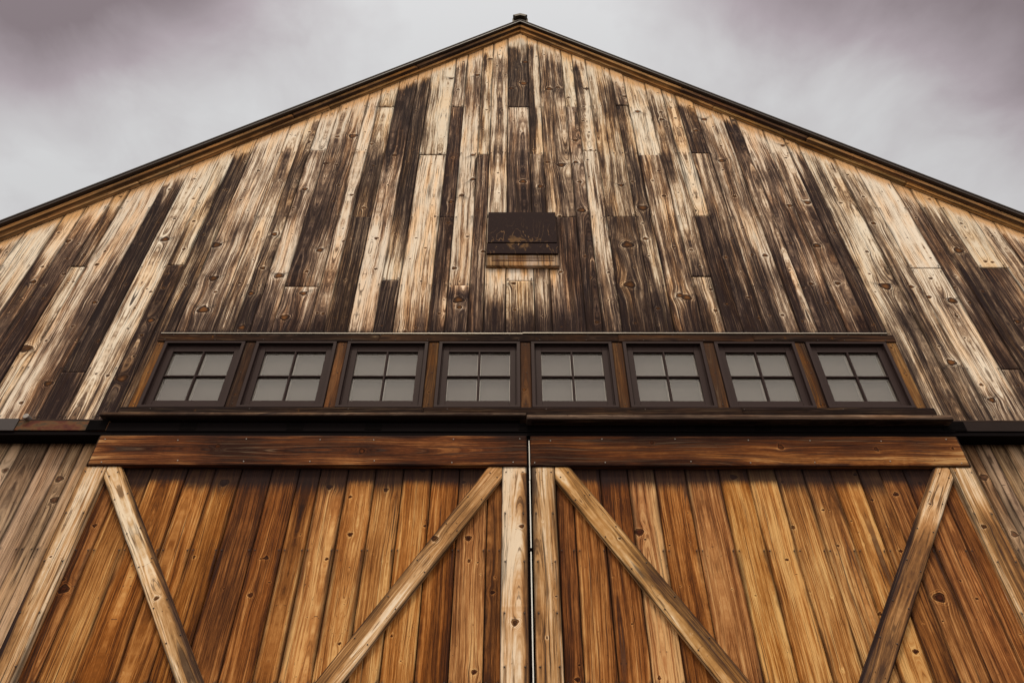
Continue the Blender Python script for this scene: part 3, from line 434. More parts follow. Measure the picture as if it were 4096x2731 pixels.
# --- gable siding
WIN_L, WIN_R = -3.53, 3.55
HD_T = 5.94
sd_ = Boards(); rnd = random.Random(3)
cosr = math.cos(math.atan(SL))
xr = random.Random(21)                       # the wall goes on past the photograph, out to its corners
def more(x, sgn):
    out = []
    while abs(x) < EAVE_X - .06:
        w_ = min(xr.uniform(.13, .25), EAVE_X - abs(x) - .001); a, b = sorted((x, x + sgn * w_)); x += sgn * w_
        t0 = xr.choice((.1, .3, .5, .8)); out.append([a, b, [[[float(roofz((a + b) / 2)) - .4, .15, .15], [6.4, t0, t0 * .8], [5.2, .5, .6]]]])
    return out
COLS = more(COLS[0][0], -1)[::-1] + COLS + more(COLS[-1][1], 1)
for ci, (x0, x1, segs) in enumerate(COLS):
    w_ = x1 - x0; xm = (x0 + x1) / 2
    bottom = HD_T + .012 if (WIN_L + .02 < xm < WIN_R - .02) else 4.80
    notch = (x0 < WIN_L - .005 < x1) or (x0 < WIN_R + .005 < x1)
    if notch: bottom = HD_T + .012
    # split in segments
    pieces = []; hi = None
    for k, sg in enumerate(segs):
        if isinstance(sg, list):
            lo = segs[k + 1] if k + 1 < len(segs) else bottom
            pieces.append((lo, hi, sg)); hi = lo
    for (lo, hi_, keys) in pieces:
        seed = rnd.random(); rs = rnd.random() * 6
        top = (lambda u, x0=x0: roofz(x0 + u) + .05) if hi_ is None else (hi_ - .003)
        toph = float(roofz(xm)) if hi_ is None else hi_
        if toph - lo < .03: continue
        kn = [(kx - x0, kz, kr) for kx, kz, kr in KNOTS if x0 + .25 * kr < kx < x1 - .25 * kr and lo + .02 < kz < toph - .02]
        for _ in range(max(0, int((toph - lo) * 3.0))):
            kz = lo + rnd.random() * (toph - lo); kr = rnd.uniform(.006, .017)
            if all(abs(kz - q[1]) > .15 for q in kn): kn.append((rnd.uniform(.15, .85) * w_, kz, kr))
        dr = []
        rows = [r for r in (ROWS if abs(xm) < 3.4 else [10.0772, 8.9923, 7.9] + SIDEROWS + [5.0]) if lo + .03 < r < toph - .05]
        ends = ([lo + .03] if lo > bottom + .01 else []) + ([hi_ - .035] if hi_ else [])
        prn = []
        for r in rows + ends:
            for uu in (.022, w_ - .022):
                r2 = r + rnd.uniform(-.008, .008); dr.append((uu, r2, rnd.uniform(.05, .28) if rnd.random() < .75 else .02)); prn.append((x0 + uu, r2))
        ex = rnd.choice((-.006, 0, .004)) + rnd.uniform(-.0015, .002)
        tf = interp_tone(keys, rs, bottom > 5 and not notch)
        ff = rnd.uniform(.17, .30)
        def warm(U_, V_, x0=x0, ff=ff): return np.exp(-np.maximum(roofz(x0 + U_) - V_, 0) * cosr / ff * 1.15) * 1.02 + .78 * np.exp(-np.abs(6.88 - V_) / .42) * ((V_ < 6.88) & (np.abs(x0 + U_ + .01) < .41)) * (.55 + .45 * np.sin(x0 * 23 + U_ * 31))
        def stain_shade(U_, V_, x0=x0, bottom=bottom, hi_=hi_, toph=toph):
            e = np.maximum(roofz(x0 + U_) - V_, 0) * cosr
            s1 = np.exp(-e / .020) * .9  # dark line below the eaves board: stain plus painted shade
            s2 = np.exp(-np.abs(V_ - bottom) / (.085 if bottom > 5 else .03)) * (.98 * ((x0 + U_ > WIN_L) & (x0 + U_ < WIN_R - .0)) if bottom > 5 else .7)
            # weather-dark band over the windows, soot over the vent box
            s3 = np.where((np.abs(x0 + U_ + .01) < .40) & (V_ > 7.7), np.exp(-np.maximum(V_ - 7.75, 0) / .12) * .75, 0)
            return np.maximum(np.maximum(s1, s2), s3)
        low_end = lo + .0015
        if notch and lo <= bottom + .001:
            low_end = lambda u, x0=x0, b=bottom: np.where((x0 + u < WIN_L + .012) | (x0 + u > WIN_R - .012), 4.80, b)
        sd_.board((x0, -ex, 0), FX, FZ, FN, w_, low_end, top, .02, tf, warm, kn, dr, stain_shade, seed=seed, wav=.0012, gap=.0022, whorl=True, du=.012, dv=.016)
        for (nx, nz) in prn:
            if nz < roofz(nx) - .03: sd_.nail((nx, -ex - .001, nz), FN)
        if bottom > 5 and hi_ is None or (bottom > 5 and lo < bottom + .01):
            for uu in (.02, w_ - .02, w_ / 2):
                sd_.nail((x0 + uu, -ex - .001, bottom + .03 + rnd.uniform(-.004, .008)), FN)
sd_.build('gable_siding', [GABLE, NAIL], barn)

# --- siding below the track, left and right of the doors
for side, xs in (('l', sorted(LOW_L[:-1])), ('r', LOW_R)):
    lb = Boards()
    if side == 'l':
        q = xs[0]; pre = []
        while q > -6.6: q -= rnd.uniform(.14, .23); pre.append(q)
        xs = pre[::-1] + xs
        tl = [.35] * len(pre) + [.25, .35, .20, .62, .22, .40, .18, .55, .5]
    else:
        q = xs[-1]; xs = list(xs)
        while q < 6.6: q += rnd.uniform(.14, .23); xs.append(q)
        tl = [.45, .5, .4, .5, .38, .35, .45, .4, .35] + [.4] * 20
    for i in range(len(xs) - 1):
        w_ = xs[i + 1] - xs[i]; tb = tl[i] if i < len(tl) else .4
        kn = [(rnd.uniform(.2, .8) * w_, rnd.uniform(2.4, 4.5), rnd.uniform(.01, .03)) for _ in range(2)]
        if side == 'l' and 3 < i: pass
        dr = [(uu, 3.78, .2) for uu in (.022, w_ - .022)]
        lb.board((xs[i], rnd.uniform(-.004, .002), 0), FX, FZ, FN, w_, .05, 4.80, .02, lambda un, v, tb=tb: tb + .08 * np.sin(v * 3 + tb * 50) + 0 * un,
                 None, kn, dr, lambda U_, V_: np.exp(-np.maximum(4.70 - V_, 0) / .07) * .55, du=.02, dv=.03, gap=.0015)  # upper ends darkened: shade below the track painted into the boards
        for (uu, vv, _) in dr: lb.nail((xs[i] + uu, -.003, vv), FN)
    lb.build('lower_siding', [LOWER, NAIL], barn)

# --- wall core behind the boards, with the band of window openings left free
s = Solid()
s.prism([(-EAVE_X, 5.94), (EAVE_X, 5.94), (EAVE_X, float(roofz(EAVE_X))), (0, APZ), (-EAVE_X, float(roofz(EAVE_X)))], 'y', .028, .16)
s.box(-EAVE_X, -3.60, .028, .16, 0, 5.94); s.box(3.60, EAVE_X, .028, .16, 0, 5.94)
s.box(-3.60, 3.60, .13, .16, 0, 5.94)
s.build('wall_core', DARKB, barn)
s = Solid()
ez = float(roofz(EAVE_X))
s.box(-EAVE_X, -EAVE_X + .15, .161, 18, 0, ez); s.box(EAVE_X - .15, EAVE_X, .161, 18, 0, ez)
s.prism([(-EAVE_X + .151, 0), (EAVE_X - .151, 0), (EAVE_X - .151, ez), (0, APZ - .1), (-EAVE_X + .151, ez)], 'y', 17.85, 18)
s.build('outer_wall', simple('weathered_wall_boards', (.16, .11, .08), .9, 0, 4, .4, .3), barn)

# --- roof with its layered eaves
ang = math.atan(SL)
def slope_poly(h0, h1, sgn, xe=7.4):
    """strip parallel to the roof line between two heights above it"""
    return [(0, APZ + h0), (sgn * xe, APZ + h0 - SL * xe), (sgn * xe, APZ + h1 - SL * xe), (0, APZ + h1)]
roof = Solid()
for sg in (-1, 1): roof.prism(slope_poly(.196, .220, sg), 'y', -.13, 18.2)
roof_o = roof.build('roof', ROOFM, barn)
for sg in (-1, 1):
    e = Solid()
    e.prism(slope_poly(.157, .1955, sg), 'y', -.122, .15)
    e.build('roof_edge_metal', METAL, roof_o)
    # outer and inner eaves boards, mitred at the peak
    for (h0, h1, yf, nm, tn) in ((.066, .156, -.080, 'fascia_board', None), (.0, .084, -.036, 'eaves_moulding', None)):
        bb = Boards(); Ld = 7.4 / math.cos(ang)
        hp = (h1 - h0) * math.cos(ang)
        U_ = np.array((sg * math.sin(ang), 0, math.cos(ang)))       # across, up from the roof line
        V_ = np.array((sg * math.cos(ang), 0, -math.sin(ang)))
        O_ = np.array((0, yf, APZ + h0 - 0.0))
        # the mitre: at the peak the upper edge starts further along the slope
        st_ = lambda u, sg=sg: -u * 0 + u * (-math.tan(ang))
        joints = [0, 2.6, 5.4, Ld] if nm == 'fascia_board' else [0, 3.4, 6.0, Ld]
        if nm == 'fascia_board': joints = [0, 2.9, 4.75, Ld] if sg > 0 else [0, 1.95, 3.95, Ld]
        for j in range(len(joints) - 1):
            a0, a1 = joints[j], joints[j + 1]
            if nm == 'fascia_board':
                if sg > 0: tk = [.16, .58, .26][j]
                else: tk = [.60, .50, .24][j]
                tone = lambda un, v, tk=tk: tk + .55 * np.clip(.35 - un, 0, 1) + .06 * np.sin(v * 2)
            else:
                tone = lambda un, v: .20 + .05 * np.sin(v * 3)
            v0_ = (lambda u: -(u + .0) * math.tan(ang) + u * 0) if j == 0 else a0 + .002
            if j == 0:
                v0_ = lambda u: -u * math.tan(ang) * 1.0
                v0_ = lambda u, t_=math.tan(ang): u * (t_ if False else -t_) * -1.0 * -1.0
            bb.board(O_, U_, V_, FN, hp, v0_, a1, .08 + yf * -1 if False else abs(yf) + .02, tone, None, [(rnd.uniform(.2, .8) * hp, rnd.uniform(a0 + .2, a1 - .2), .010)],
                     [], None, du=.012, dv=.03, flip=(sg < 0), round_=.006 if nm == 'fascia_board' else .003)
        bb.build(nm, [FASCIA], roof_o)
rc = Solid()
cz = APZ + .222
for sg in (-1, 1):
    rc.prism([(0, cz + .105), (sg * .112, cz + .105 - .112 * SL * .6), (sg * .072, cz + .045 - .072 * SL * .6), (0, cz + .045)], 'y', -.17, 18.2)
    rc.prism([(sg * .1125, cz + .10 - .112 * SL * .6), (sg * .122, cz + .085 - .118 * SL * .6), (sg * .122, cz - .02 - .118 * SL), (sg * .105, cz - .02 - .105 * SL), (sg * .085, cz + .03 - .085 * SL)], 'y', -.12, 18.2)
    rc.prism([(0, cz + .044), (sg * .072, cz + .044 - .072 * SL * .6), (sg * .11, cz - .02 - .11 * SL), (0, cz - .02)], 'y', -.11, 18.2)
rc.build('ridge_cap', simple('olive_brown_ridge_metal', (.060, .042, .026), .6, 0, 5, .3, .1), roof_o)

# ------------------------------------------------------------------ band of windows
WZ0, WZ1 = 5.0705, 5.8369
WW = .768; PITCH = (3.4493 + 3.4363 - WW) / 7; WX0 = -3.4363
# header board with its metal flashing
def hboard(name, x0, x1, z0, z1, yf, thick, mat, tone, parent=barn, joints=(), knots=(), slant=0, stain_shade=None, nails=(), flo=None, seed=None, drips=None):
    bb = Boards(); xs = [x0] + list(joints) + [x1]
    for j in range(len(xs) - 1):
        a, b = xs[j], xs[j + 1]
        kn = [(kz - z0, kx, kr) for kx, kz, kr in knots if a < kx < b]
        tf = (lambda un, v, tt=(tone[j] if isinstance(tone, (list, tuple)) else tone): tt(un, v) if callable(tt) else tt + .05 * np.sin(v * 2.3 + j) + 0 * un)
        # across = up (Z), along = X ; normal towards the viewer
        bb.board((0, yf, z0), FZ, FX, FN, z1 - z0, a + .0015 * (j > 0), b - .0015 * (j < len(xs) - 2), thick, tf, None, kn, [], stain_shade, flip=True, dv=.03, du=.012, seed=seed)
    for (nx, nz) in nails: bb.nail((nx, yf - .001, nz), FN, .006)
    return bb.build(name, [mat, NAIL], parent)
nl = []
for k in range(18): nl += [(-3.4 + k * .405 + rnd.uniform(-.05, .05), HD_T - .02), (-3.4 + k * .405 + rnd.uniform(-.15, .15), 5.86)]
hboard('window_header', -3.515, 3.56, 5.842, 5.935, -.032, .06, TRIMW, [.70, .78, .68, .74], joints=(-1.4, .9, 2.2), knots=[(.12, 5.88, .012), (-3.0, 5.9, .012), (2.95, 5.89, .016), (2.5, 5.89, .014)], nails=nl)
s = Solid(); s.prism([(.03, 5.952), (-.040, 5.943), (-.040, 5.9375), (.03, 5.9375)], 'x', -3.51, -.02); s.prism([(.03, 5.957), (-.043, 5.948), (-.043, 5.9425), (.03, 5.9425)], 'x', -.019, 3.50)
s.build('head_flashing', ZINC, barn)

# wood posts between and beside the windows
def post(x0, x1, tone, knots=(), tl=None):
    bb = Boards()
    kn = [(kx - x0, kz, kr) for kx, kz, kr in knots]
    tf = (lambda un, v: tone[0] * (1 - un) + tone[1] * un + .05 * np.sin(v * 9)) if isinstance(tone, tuple) else tone
    bb.board((x0, -.022, 0), FX, FZ, FN, x1 - x0, WZ0 + .001, WZ1 + .004, .05, tf, None, kn, [], None, du=.010, dv=.015, seed=rnd.random())
    for z in (WZ0 + .05, WZ0 + .40, WZ1 - .03): bb.nail(((x0 + x1) / 2 + rnd.uniform(-.01, .01), -.023, z), FN, .0055)
    return bb.build('window_post', [BATTENP, NAIL], barn)
BATTENP = wood('brown_post_wood',
    [(0, (.38, .21, .09)), (.3, (.18, .088, .038)), (.55, (.080, .038, .020)), (.8, (.055, .028, .018)), (1, (.025, .014, .012))],
    (.5, .27, .1), (.14, .05, .012), amp=.6, fine=.35, crack=.5, hue=.03)
ptones = [.90, .50, .52, .70, .55, .64, (.25, .95)]
pk = [[(None, 5.22, .014)], [], [(None, 5.25, .010)], [(None, 5.28, .016)], [], [], [(None, 5.12, .018), (None, 5.6, .012)]]
for i in range(7):
    a = WX0 + i * PITCH + WW; b = WX0 + (i + 1) * PITCH
    post(a + .001, b - .001, ptones[i], [((a + b) / 2 + rnd.uniform(-.02, .02), z, r) for _, z, r in pk[i]])
post(-3.530, WX0 - .001, .34); post(WX0 + 7 * PITCH + WW + .001, 3.555, .28, [(3.49, 5.78, .012), (3.51, 5.45, .010)])

# windows: frame > sash, muntin, glass, blind
def make_window(x0):
    x1 = x0 + WW; z0, z1 = WZ0 + .002, WZ1 - .001
    f = Solid(); fw = .030; yf, yb = -.040, .10
    f.box(x0, x0 + fw, yf, yb, z0 + .022, z1 - .020); f.box(x1 - fw, x1, yf, yb, z0 + .022, z1 - .020)
    f.box(x0, x1, yf, yb, z1 - .020, z1); f.box(x0, x1, yf - .004, yb, z0, z0 + .022)
    # inner step of the casing
    f.box(x0 + fw, x0 + fw + .010, -.004, yb, z0 + .022, z1 - .020); f.box(x1 - fw - .010, x1 - fw, -.004, yb, z0 + .022, z1 - .020)
    f.box(x0 + fw + .010, x1 - fw - .010, -.004, yb, z1 - .032, z1 - .020)
    fo = f.build('window', FRAME, barn, .002)
    # sash
    sx0, sx1 = x0 + fw + .012, x1 - fw - .012; sz0, sz1 = z0 + .0235, z1 - .036
    y0, y1 = -.002, .045
    st = .052; tr = .060; br = .075
    a = Solid(); a.box(sx0, sx0 + st, y0, y1, sz0, sz1); a.box(sx1 - st, sx1, y0, y1, sz0, sz1)
    a.box(sx0 + st + .0012, sx1 - st - .0012, y0 + .001, y1, sz1 - tr, sz1); a.box(sx0 + st + .0012, sx1 - st - .0012, y0 + .001, y1, sz0, sz0 + br)
    a.build('sash', FRAME, fo, .0015)
    gx0, gx1, gz0, gz1 = sx0 + st, sx1 - st, sz0 + br, sz1 - tr
    xm, zm = (gx0 + gx1) / 2, (gz0 + gz1) / 2 - .004; mw = .0115
    b = Solid(); pr = [(-mw, .022), (-mw * .8, .006), (-mw * .35, 0.0), (mw * .35, 0.0), (mw * .8, .006), (mw, .022)]
    v = len(b.v)
    for z in (gz0, gz1):
        for (px, py) in pr: b.v.append((xm + px, py, z))
    n = len(pr); b.f.append(tuple(range(n))); b.f.append(tuple(n + i for i in reversed(range(n)))); b.mi += [0, 0]
    for i in range(n): j = (i + 1) % n; b.f.append((i, n + i, n + j, j)); b.mi.append(0)
    for (xa, xb) in ((gx0, xm - mw * .8), (xm + mw * .8, gx1)):
        b.prism([(.022, zm - mw), (.006, zm - mw * .8), (.001, zm - mw * .35), (.001, zm + mw * .35), (.006, zm + mw * .8), (.022, zm + mw)], 'x', xa, xb)
    b.build('muntin', FRAME, fo)
    g = Solid(); g.box(gx0 + .0005, gx1 - .0005, .0235, .0275, gz0 + .0005, gz1 - .0005); g.build('glass', GLASS, fo)
    # spacer bead seen through the glass edge
    q = Solid()
    for (xa, xb, za, zb) in ((gx0, xm - mw, gz0, zm - mw), (xm + mw, gx1, gz0, zm - mw), (gx0, xm - mw, zm + mw, gz1), (xm + mw, gx1, zm + mw, gz1)):
        q.box(xa, xa + .006, .029, .060, za, zb); q.box(xb - .006, xb, .029, .060, za, zb)
        q.box(xa + .006, xb - .006, .029, .060, zb - .008, zb); q.box(xa + .006, xb - .006, .029, .060, za, za + .003)
    q.build('inner_bead', SPACER, fo)
    bl = Solid(); bl.box(gx0 + .001, gx1 - .001, .0605, .066, gz0 + .001, gz1 - .001); bl.build('blind', BLIND, fo)
    return fo
SPACER = simple('grey_inner_bead', (.55, .51, .48), .6, 0, 5, .1, .02)
proto = make_window(WX0)
kids = list(proto.children)
proto['group'] = 'windows in the band over the doors'
for i in range(1, 8):
    c = proto.copy(); C.objects.link(c); c.parent = barn; c.location.x = i * PITCH; c['group'] = proto['group']
    for ch in kids: e = ch.copy(); C.objects.link(e); e.parent = c

# sill board and the drip ledge over the door track
hboard('window_sill', -3.57, 3.60, 4.985, 5.066, -.050, .10, TRIMW, [.98, .90, 1.0], joints=(-.9, 1.9), knots=[(.9, 5.03, .01), (-2.9, 5.03, .012), (-2.0, 5.03, .012)],
       nails=[(-3.4 + k * .87 + .1, 5.045) for k in range(8)])
def ledge(x0, x1, z0, z1, yf, tone, lower=True):
    bb = Boards()
    bb.board((0, yf, z0), FZ, FX, FN, z1 - z0, x0, x1, abs(yf) + .01, lambda un, v: tone + .2 * np.sin(v * 1.3) * .3 - .25 * (un > .55) + 0 * un, None, [], [], None, flip=True, du=.006, dv=.03)
    # underside
    bb.board((0, -.001, z0 - .0), (0, -1, 0), FX, (0, 0, -1), abs(yf) - .003, x0 + .002, x1 - .002, .004, .8, None, [], [], .6, du=.03, dv=.05, flip=False)
    return bb.build('drip_ledge', [LEDGEW], barn)
LEDGEW = wood('grey_brown_ledge_wood', [(0, (.34, .23, .155)), (.35, (.17, .11, .075)), (.65, (.07, .045, .034)), (1, (.025, .016, .014))], (.3, .2, .1), (.1, .05, .02), amp=.8, fine=.5, hue=.02)
LEDZ = LEDGE_Z
ledge(LEDZ[0], -.004, LEDZ[1], LEDZ[2], -.22, .82)
ledge(.002, LEDZ[3], LEDZ[4], LEDZ[5], -.255, .66)

# door track: long steel channel on the wall, darker in the middle, rusty on the left
s = Solid()
s.box(-6.7, -3.53, -.158, -.03, 4.752, 4.846); s.build('track_rail', RUST, barn, .002)
s = Solid(); s.box(3.60, 6.7, -.158, -.03, 4.752, 4.846); s.build('track_rail', simple('brown_black_rail_steel', (.020, .0125, .011), .6, 0, 5, .5, .15, .08), barn, .002)
s = Solid(); s.box(-3.529, 3.599, -.160, -.03, 4.742, 4.826)
s.build('track_rail', BLACK, barn, .002)
# lower lip of the channel, the wood cleat on top, splice plates and a bolt
s = Solid(); s.box(-6.7, -3.45, -.150, -.012, 4.712, 4.742); s.box(-6.7, -3.45, -.158, -.150, 4.706, 4.716); s.build('track_lip', BLACK, barn)
s = Solid(); s.box(3.45, 6.7, -.150, -.012, 4.712, 4.742); s.box(3.45, 6.7, -.158, -.150, 4.706, 4.716); s.build('track_lip', BLACK, barn)
s = Solid(); s.box(-3.449, 3.449, -.150, -.012, 4.706, 4.740); s.build('track_lip', BLACK, barn)
hboard('track_cleat', -6.7, -3.56, 4.848, 4.868, -.150, .15, LEDGEW, .62)
hboard('track_cleat', 3.60, 6.7, 4.848, 4.870, -.150, .15, LEDGEW, .66)
def plate(x0, x1, z0=4.756, z1=4.822, y=-.1635, mat=None, name='splice_plate'):
    s = Solid(); s.box(x0, x1, y, -.157, z0, z1); s.build(name, mat or PLATE, barn, .001)
plate(-.065, .065)
for xx in (-2.92, -2.02, -1.40 + .04, 1.42, 2.02 - .1, 2.75): plate(xx, xx + .14)
plate(-3.70, -3.535, 4.750, 4.850, -.164); plate(3.50, 3.70, 4.756, 4.846, -.164)
plate(-6.7, -4.30, 4.744, 4.862, -.168, simple('grey_track_cover', (.040, .030, .030), .6, 0, 6, .2, .1), 'track_cover')
s = Solid(); s.cyl((-4.235, 4.868), .024, -.20, -.14, 14); s.build('track_bolt', BOLT, barn, .004)

# ------------------------------------------------------------------ vent box high on the gable
vent = bpy.data.objects.new('vent_box', None); C.objects.link(vent); vent.parent = barn; vent.location = (0, 0, 0)
vent['label'] = 'dark brown plywood vent box with a slotted pale board below'
VX0, VX1 = -.395, .372
s = Solid(); s.box(VX0 + .004, VX1 - .006, -.062, -.004, 7.2330, 7.7440); s.build('cover_panel', PLY, vent, .002)
s = Solid(); s.box(VX0, VX1, -.070, -.004, 7.0476, 7.2077); s.build('lower_panel', PLY, vent, .002)
s = Solid(); s.box(VX0 + .012, VX1 - .012, -.038, -.004, 7.0247, 7.2330); s.build('backing', DARKB, vent)
VENTW = wood('stained_vent_board', [(0, (.55, .42, .33)), (.3, (.42, .25, .12)), (.6, (.17, .09, .045)), (1, (.05, .03, .025))], (.5, .3, .1), (.1, .04, .01), amp=.7, hue=.02)
bb = Boards()
bb.board((VX0 - .004, -.044, 0), FX, FZ, FN, VX1 - VX0 + .012, 6.8816, 7.0747, .040, lambda un, v: .20 + .40 * np.exp(-((un - .2) / .12) ** 2) * (v < 6.982) + .12 * np.sin(un * 17), None, [], [], lambda U_, V_: np.clip((V_ - 7.040) / .03, 0, 1) * .5, du=.012, dv=.012)
bb.build('slotted_board', [VENTW], vent)
s = Solid()
for k, z in enumerate((7.0041, 6.9788, 6.9554)): s.box(VX0 + .055, VX1 - .045, -.0470, -.0435, z - .002, z + .0075)
s.build('slot', simple('rust_red_slot', (.035, .008, .005), .9, 0, 9, .4, .1), vent)

# ------------------------------------------------------------------ the two sliding doors
PD = -.12
def pt_board(bb, quad_bottom, corner, yf, thick, tone, knots, seedv, side):
    pass
def door(xs, tones, hdr_x, stile_a, stile_b, braces, stile_tones, brace_tones, label, seedb):
    d = bpy.data.objects.new('sliding_door', None); C.objects.link(d); d.parent = barn; d['label'] = label
    rr = random.Random(seedb)
    pb = Boards(); Z1 = DOORS['plank_top'] + .04; Z0 = .10
    x_lo, x_hi = xs[0], xs[-1]
    for i in range(len(xs) - 1):
        w_ = xs[i + 1] - xs[i]; tb = tones[i]
        kn = [(kx - xs[i], kz, kr) for kx, kz, kr in DKNOTS if xs[i] + .2 * kr < kx < xs[i + 1] - .2 * kr]
        for _ in range(2): kn.append((rr.uniform(.2, .8) * w_, rr.uniform(.3, 2.6), rr.uniform(.008, .02)))
        kn.append((rr.uniform(.15, .85) * w_, rr.uniform(2.8, 4.3), rr.uniform(.006, .012)))
        dr = []
        for row in (3.72, 2.81, 1.9): dr += [(.022, row, .35 * rr.random() + .06), (w_ - .022, row, .35 * rr.random() + .06)]
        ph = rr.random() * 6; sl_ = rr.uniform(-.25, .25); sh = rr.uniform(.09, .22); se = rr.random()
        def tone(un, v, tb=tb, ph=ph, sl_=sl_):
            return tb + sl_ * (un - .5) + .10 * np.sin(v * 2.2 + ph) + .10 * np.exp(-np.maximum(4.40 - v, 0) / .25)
        def stain_shade(U_, V_, sh=sh): return np.exp(-np.maximum(4.35 - V_, 0) / sh) * 1.08  # stained band under the head rail, deepened by painted shade
        pb.board((xs[i], PD + rr.uniform(-.003, .003), 0), FX, FZ, FN, w_, Z0, Z1, .022, tone, None, kn, dr, stain_shade, seed=se, dv=.022, gap=.004)
        for (uu, vv, _) in dr: pb.nail((xs[i] + uu, PD - .003, vv), FN, .0055)
    pb.build('plank_panel', [DOORW, NAIL], d)
    s = Solid(); s.box(stile_a[0] + .01, stile_b[1] - .01, PD + .0245, PD + .05, Z0, Z1); s.build('door_back', DARKB, d)
    # head rail
    a, b = hdr_x; z0, z1 = DOORS['hdr']['z0'], DOORS['hdr']['z1']; yf = PD - .055
    bb = Boards(); kn = [(kz - z0, kx, kr) for kx, kz, kr in HKNOTS if a < kx < b]
    ctr = hdr_x[1] if hdr_x[0] < -1 else hdr_x[0]; outer = hdr_x[0] if hdr_x[0] < -1 else hdr_x[1]
    def ht(un, v):
        base = .86 + .16 * np.sin(v * 1.9) + .12 * np.sin(v * 5.1 + un * 2) + .10 * np.sin(un * 7 + v)
        pale = .25 * np.exp(-((v - outer * .45) / .35) ** 2) * (un < .6) + .65 * np.exp(-np.abs(v - outer) / .22) + (.30 * np.exp(-np.abs(v - outer) / .9) * (un < .45) if outer > 0 else 0)
        pale = pale + (.35 * np.exp(-np.abs(v - ctr) / .12) * (un < .5) if outer < 0 else 0)
        return base - pale
    def hs(U_, V_):
        return .98 * np.exp(-np.abs(V_ - outer) / .018)
    bb.board((0, yf, z0), FZ, FX, FN, z1 - z0, a, b, .05, ht, None, kn, [], hs, du=.010, dv=.02, flip=True, seed=rr.random(), round_=.004)
    for k in range(7):
        for zz in (z0 + .035, z1 - .04): bb.nail((a + .1 + k * (b - a - .2) / 6 + rr.uniform(-.08, .08), yf - .001, zz + rr.uniform(-.01, .01)), FN, .006)
    bb.build('head_rail', [RAILW, NAILB], d)
    # stiles
    PBY = PD - .04
    for (sx, tn) in ((stile_a, stile_tones[0]), (stile_b, stile_tones[1])):
        bb = Boards(); kn = [(kx - sx[0], kz, kr) for kx, kz, kr in BKNOTS if sx[0] < kx < sx[1]]
        dr = [(uu, zz, .22) for zz in (4.0, 3.62, 3.25, 2.9) for uu in (.028, sx[1] - sx[0] - .028)]
        bb.board((sx[0], PBY, 0), FX, FZ, FN, sx[1] - sx[0], Z0, z0 - .002, .037, tn, None, kn, dr, None, du=.011, dv=.016, seed=rr.random(), round_=.004)
        for (uu, vv, _) in dr: bb.nail((sx[0] + uu, PBY - .001, vv), FN, .006)
        for uu in (.03, sx[1] - sx[0] - .03): bb.nail((sx[0] + uu, PBY - .001, z0 - .05), FN, .006)
        bb.build('stile', [BATTEN, NAIL], d)
    # braces: board along its own axis, cut to fit under the rail and against the stile
    for (br, tn) in zip(braces, brace_tones):
        (ax, az), (bx, bz), cut, (ox, oz), (ix, iz) = br['top_a'], br['top_b'], br['side'], br['far_a'], br['far_b']
        # far_a continues the edge through top_far corner, far_b the other edge
        e1 = np.array(br['e1'], float); e2 = np.array(br['e2'], float)   # each: (x0,z0,x1,z1), edge lines
        dv_ = (e1[2:] - e1[:2]); dv2 = (e2[2:] - e2[:2]); dirn = dv_ / np.linalg.norm(dv_) + dv2 / np.linalg.norm(dv2); dirn /= np.linalg.norm(dirn)
        dirn = -dirn                                              # pointing up along the brace
        across = np.array((dirn[1], -dirn[0]))                   # to the right of "up"
        c1, c2 = e1[:2], e2[:2]
        m1 = (e1[:2] + e1[2:]) / 2; m2 = (e2[:2] + e2[2:]) / 2
        u1, u2 = m1 @ across, m2 @ across
        ua, ub = min(u1, u2), max(u1, u2)
        org = across * ua
        topz = z0 - .002; sx = br['stile_x']; sgn = br['sgn']
        def vtop(u, org=org, across=across, dirn=dirn, topz=topz, sx=sx, sgn=sgn):
            bx_ = org[0] + across[0] * u; bz_ = org[1] + across[1] * u
            t1 = (topz - bz_) / dirn[1]
            t2 = (sx - bx_) / dirn[0]
            return np.minimum(t1, np.where(t2 > 0, t2, 1e9)) if dirn[0] * sgn > 0 else t1
        zl = .9
        def vbot(u, org=org, across=across, dirn=dirn): return (zl - (org[1] + across[1] * u)) / dirn[1]
        bb = Boards(); w_ = ub - ua
        kn = []
        for kx, kz, kr in BKNOTS:
            q = np.array((kx, kz)) - org; ku, kv = q @ across, q @ dirn
            if .1 * w_ < ku < .9 * w_ and kv < vtop(np.array([ku]))[0] - .02: kn.append((ku, kv, kr))
        vt = float(vtop(np.array([w_ / 2]))[0])
        dr = []
        npos = []
        for k in range(1, 6):
            for uu in (.025, w_ - .025): npos.append((uu, vt - .33 * k + rr.uniform(-.03, .03)))
        for uu in (w_ * .3, w_ * .75): npos.append((uu, vt - .09))
        N3 = FN; U3 = (across[0], 0, across[1]); V3 = (dirn[0], 0, dirn[1])
        bb.board((org[0], PBY - .0008, org[1]), U3, V3, N3, w_, vbot, vtop, .036, (lambda un, v, tn=tn, vt=vt: tn(un, vt - v)), None, kn, dr, None, du=.011, dv=.016, seed=rr.random(), round_=.004)
        for (uu, vv) in npos:
            p3 = org + across * uu + dirn * vv; bb.nail((p3[0], PBY - .002, p3[1]), FN, .006)
        bb.build('brace', [BATTEN, NAIL], d)
    return d
NAILB = simple('bright_nail_steel', (.35, .33, .30), .35, .7, 20, .3, .05)
def BR(q, order):
    """q: top-left, top-right, then far right edge, far left edge, side corner"""
    tl, tr, fr_, fl, sc = q
    return dict(top_a=tl, top_b=tr, side=sc, far_a=fl, far_b=fr_)
B = DOORS['braces']; S_ = DOORS['stiles']
b0 = BR(B[0], 0); b0.update(e1=(*B[0][4], *B[0][3]), e2=(*B[0][1], *B[0][2]), stile_x=S_[0][1] + .002, sgn=-1)
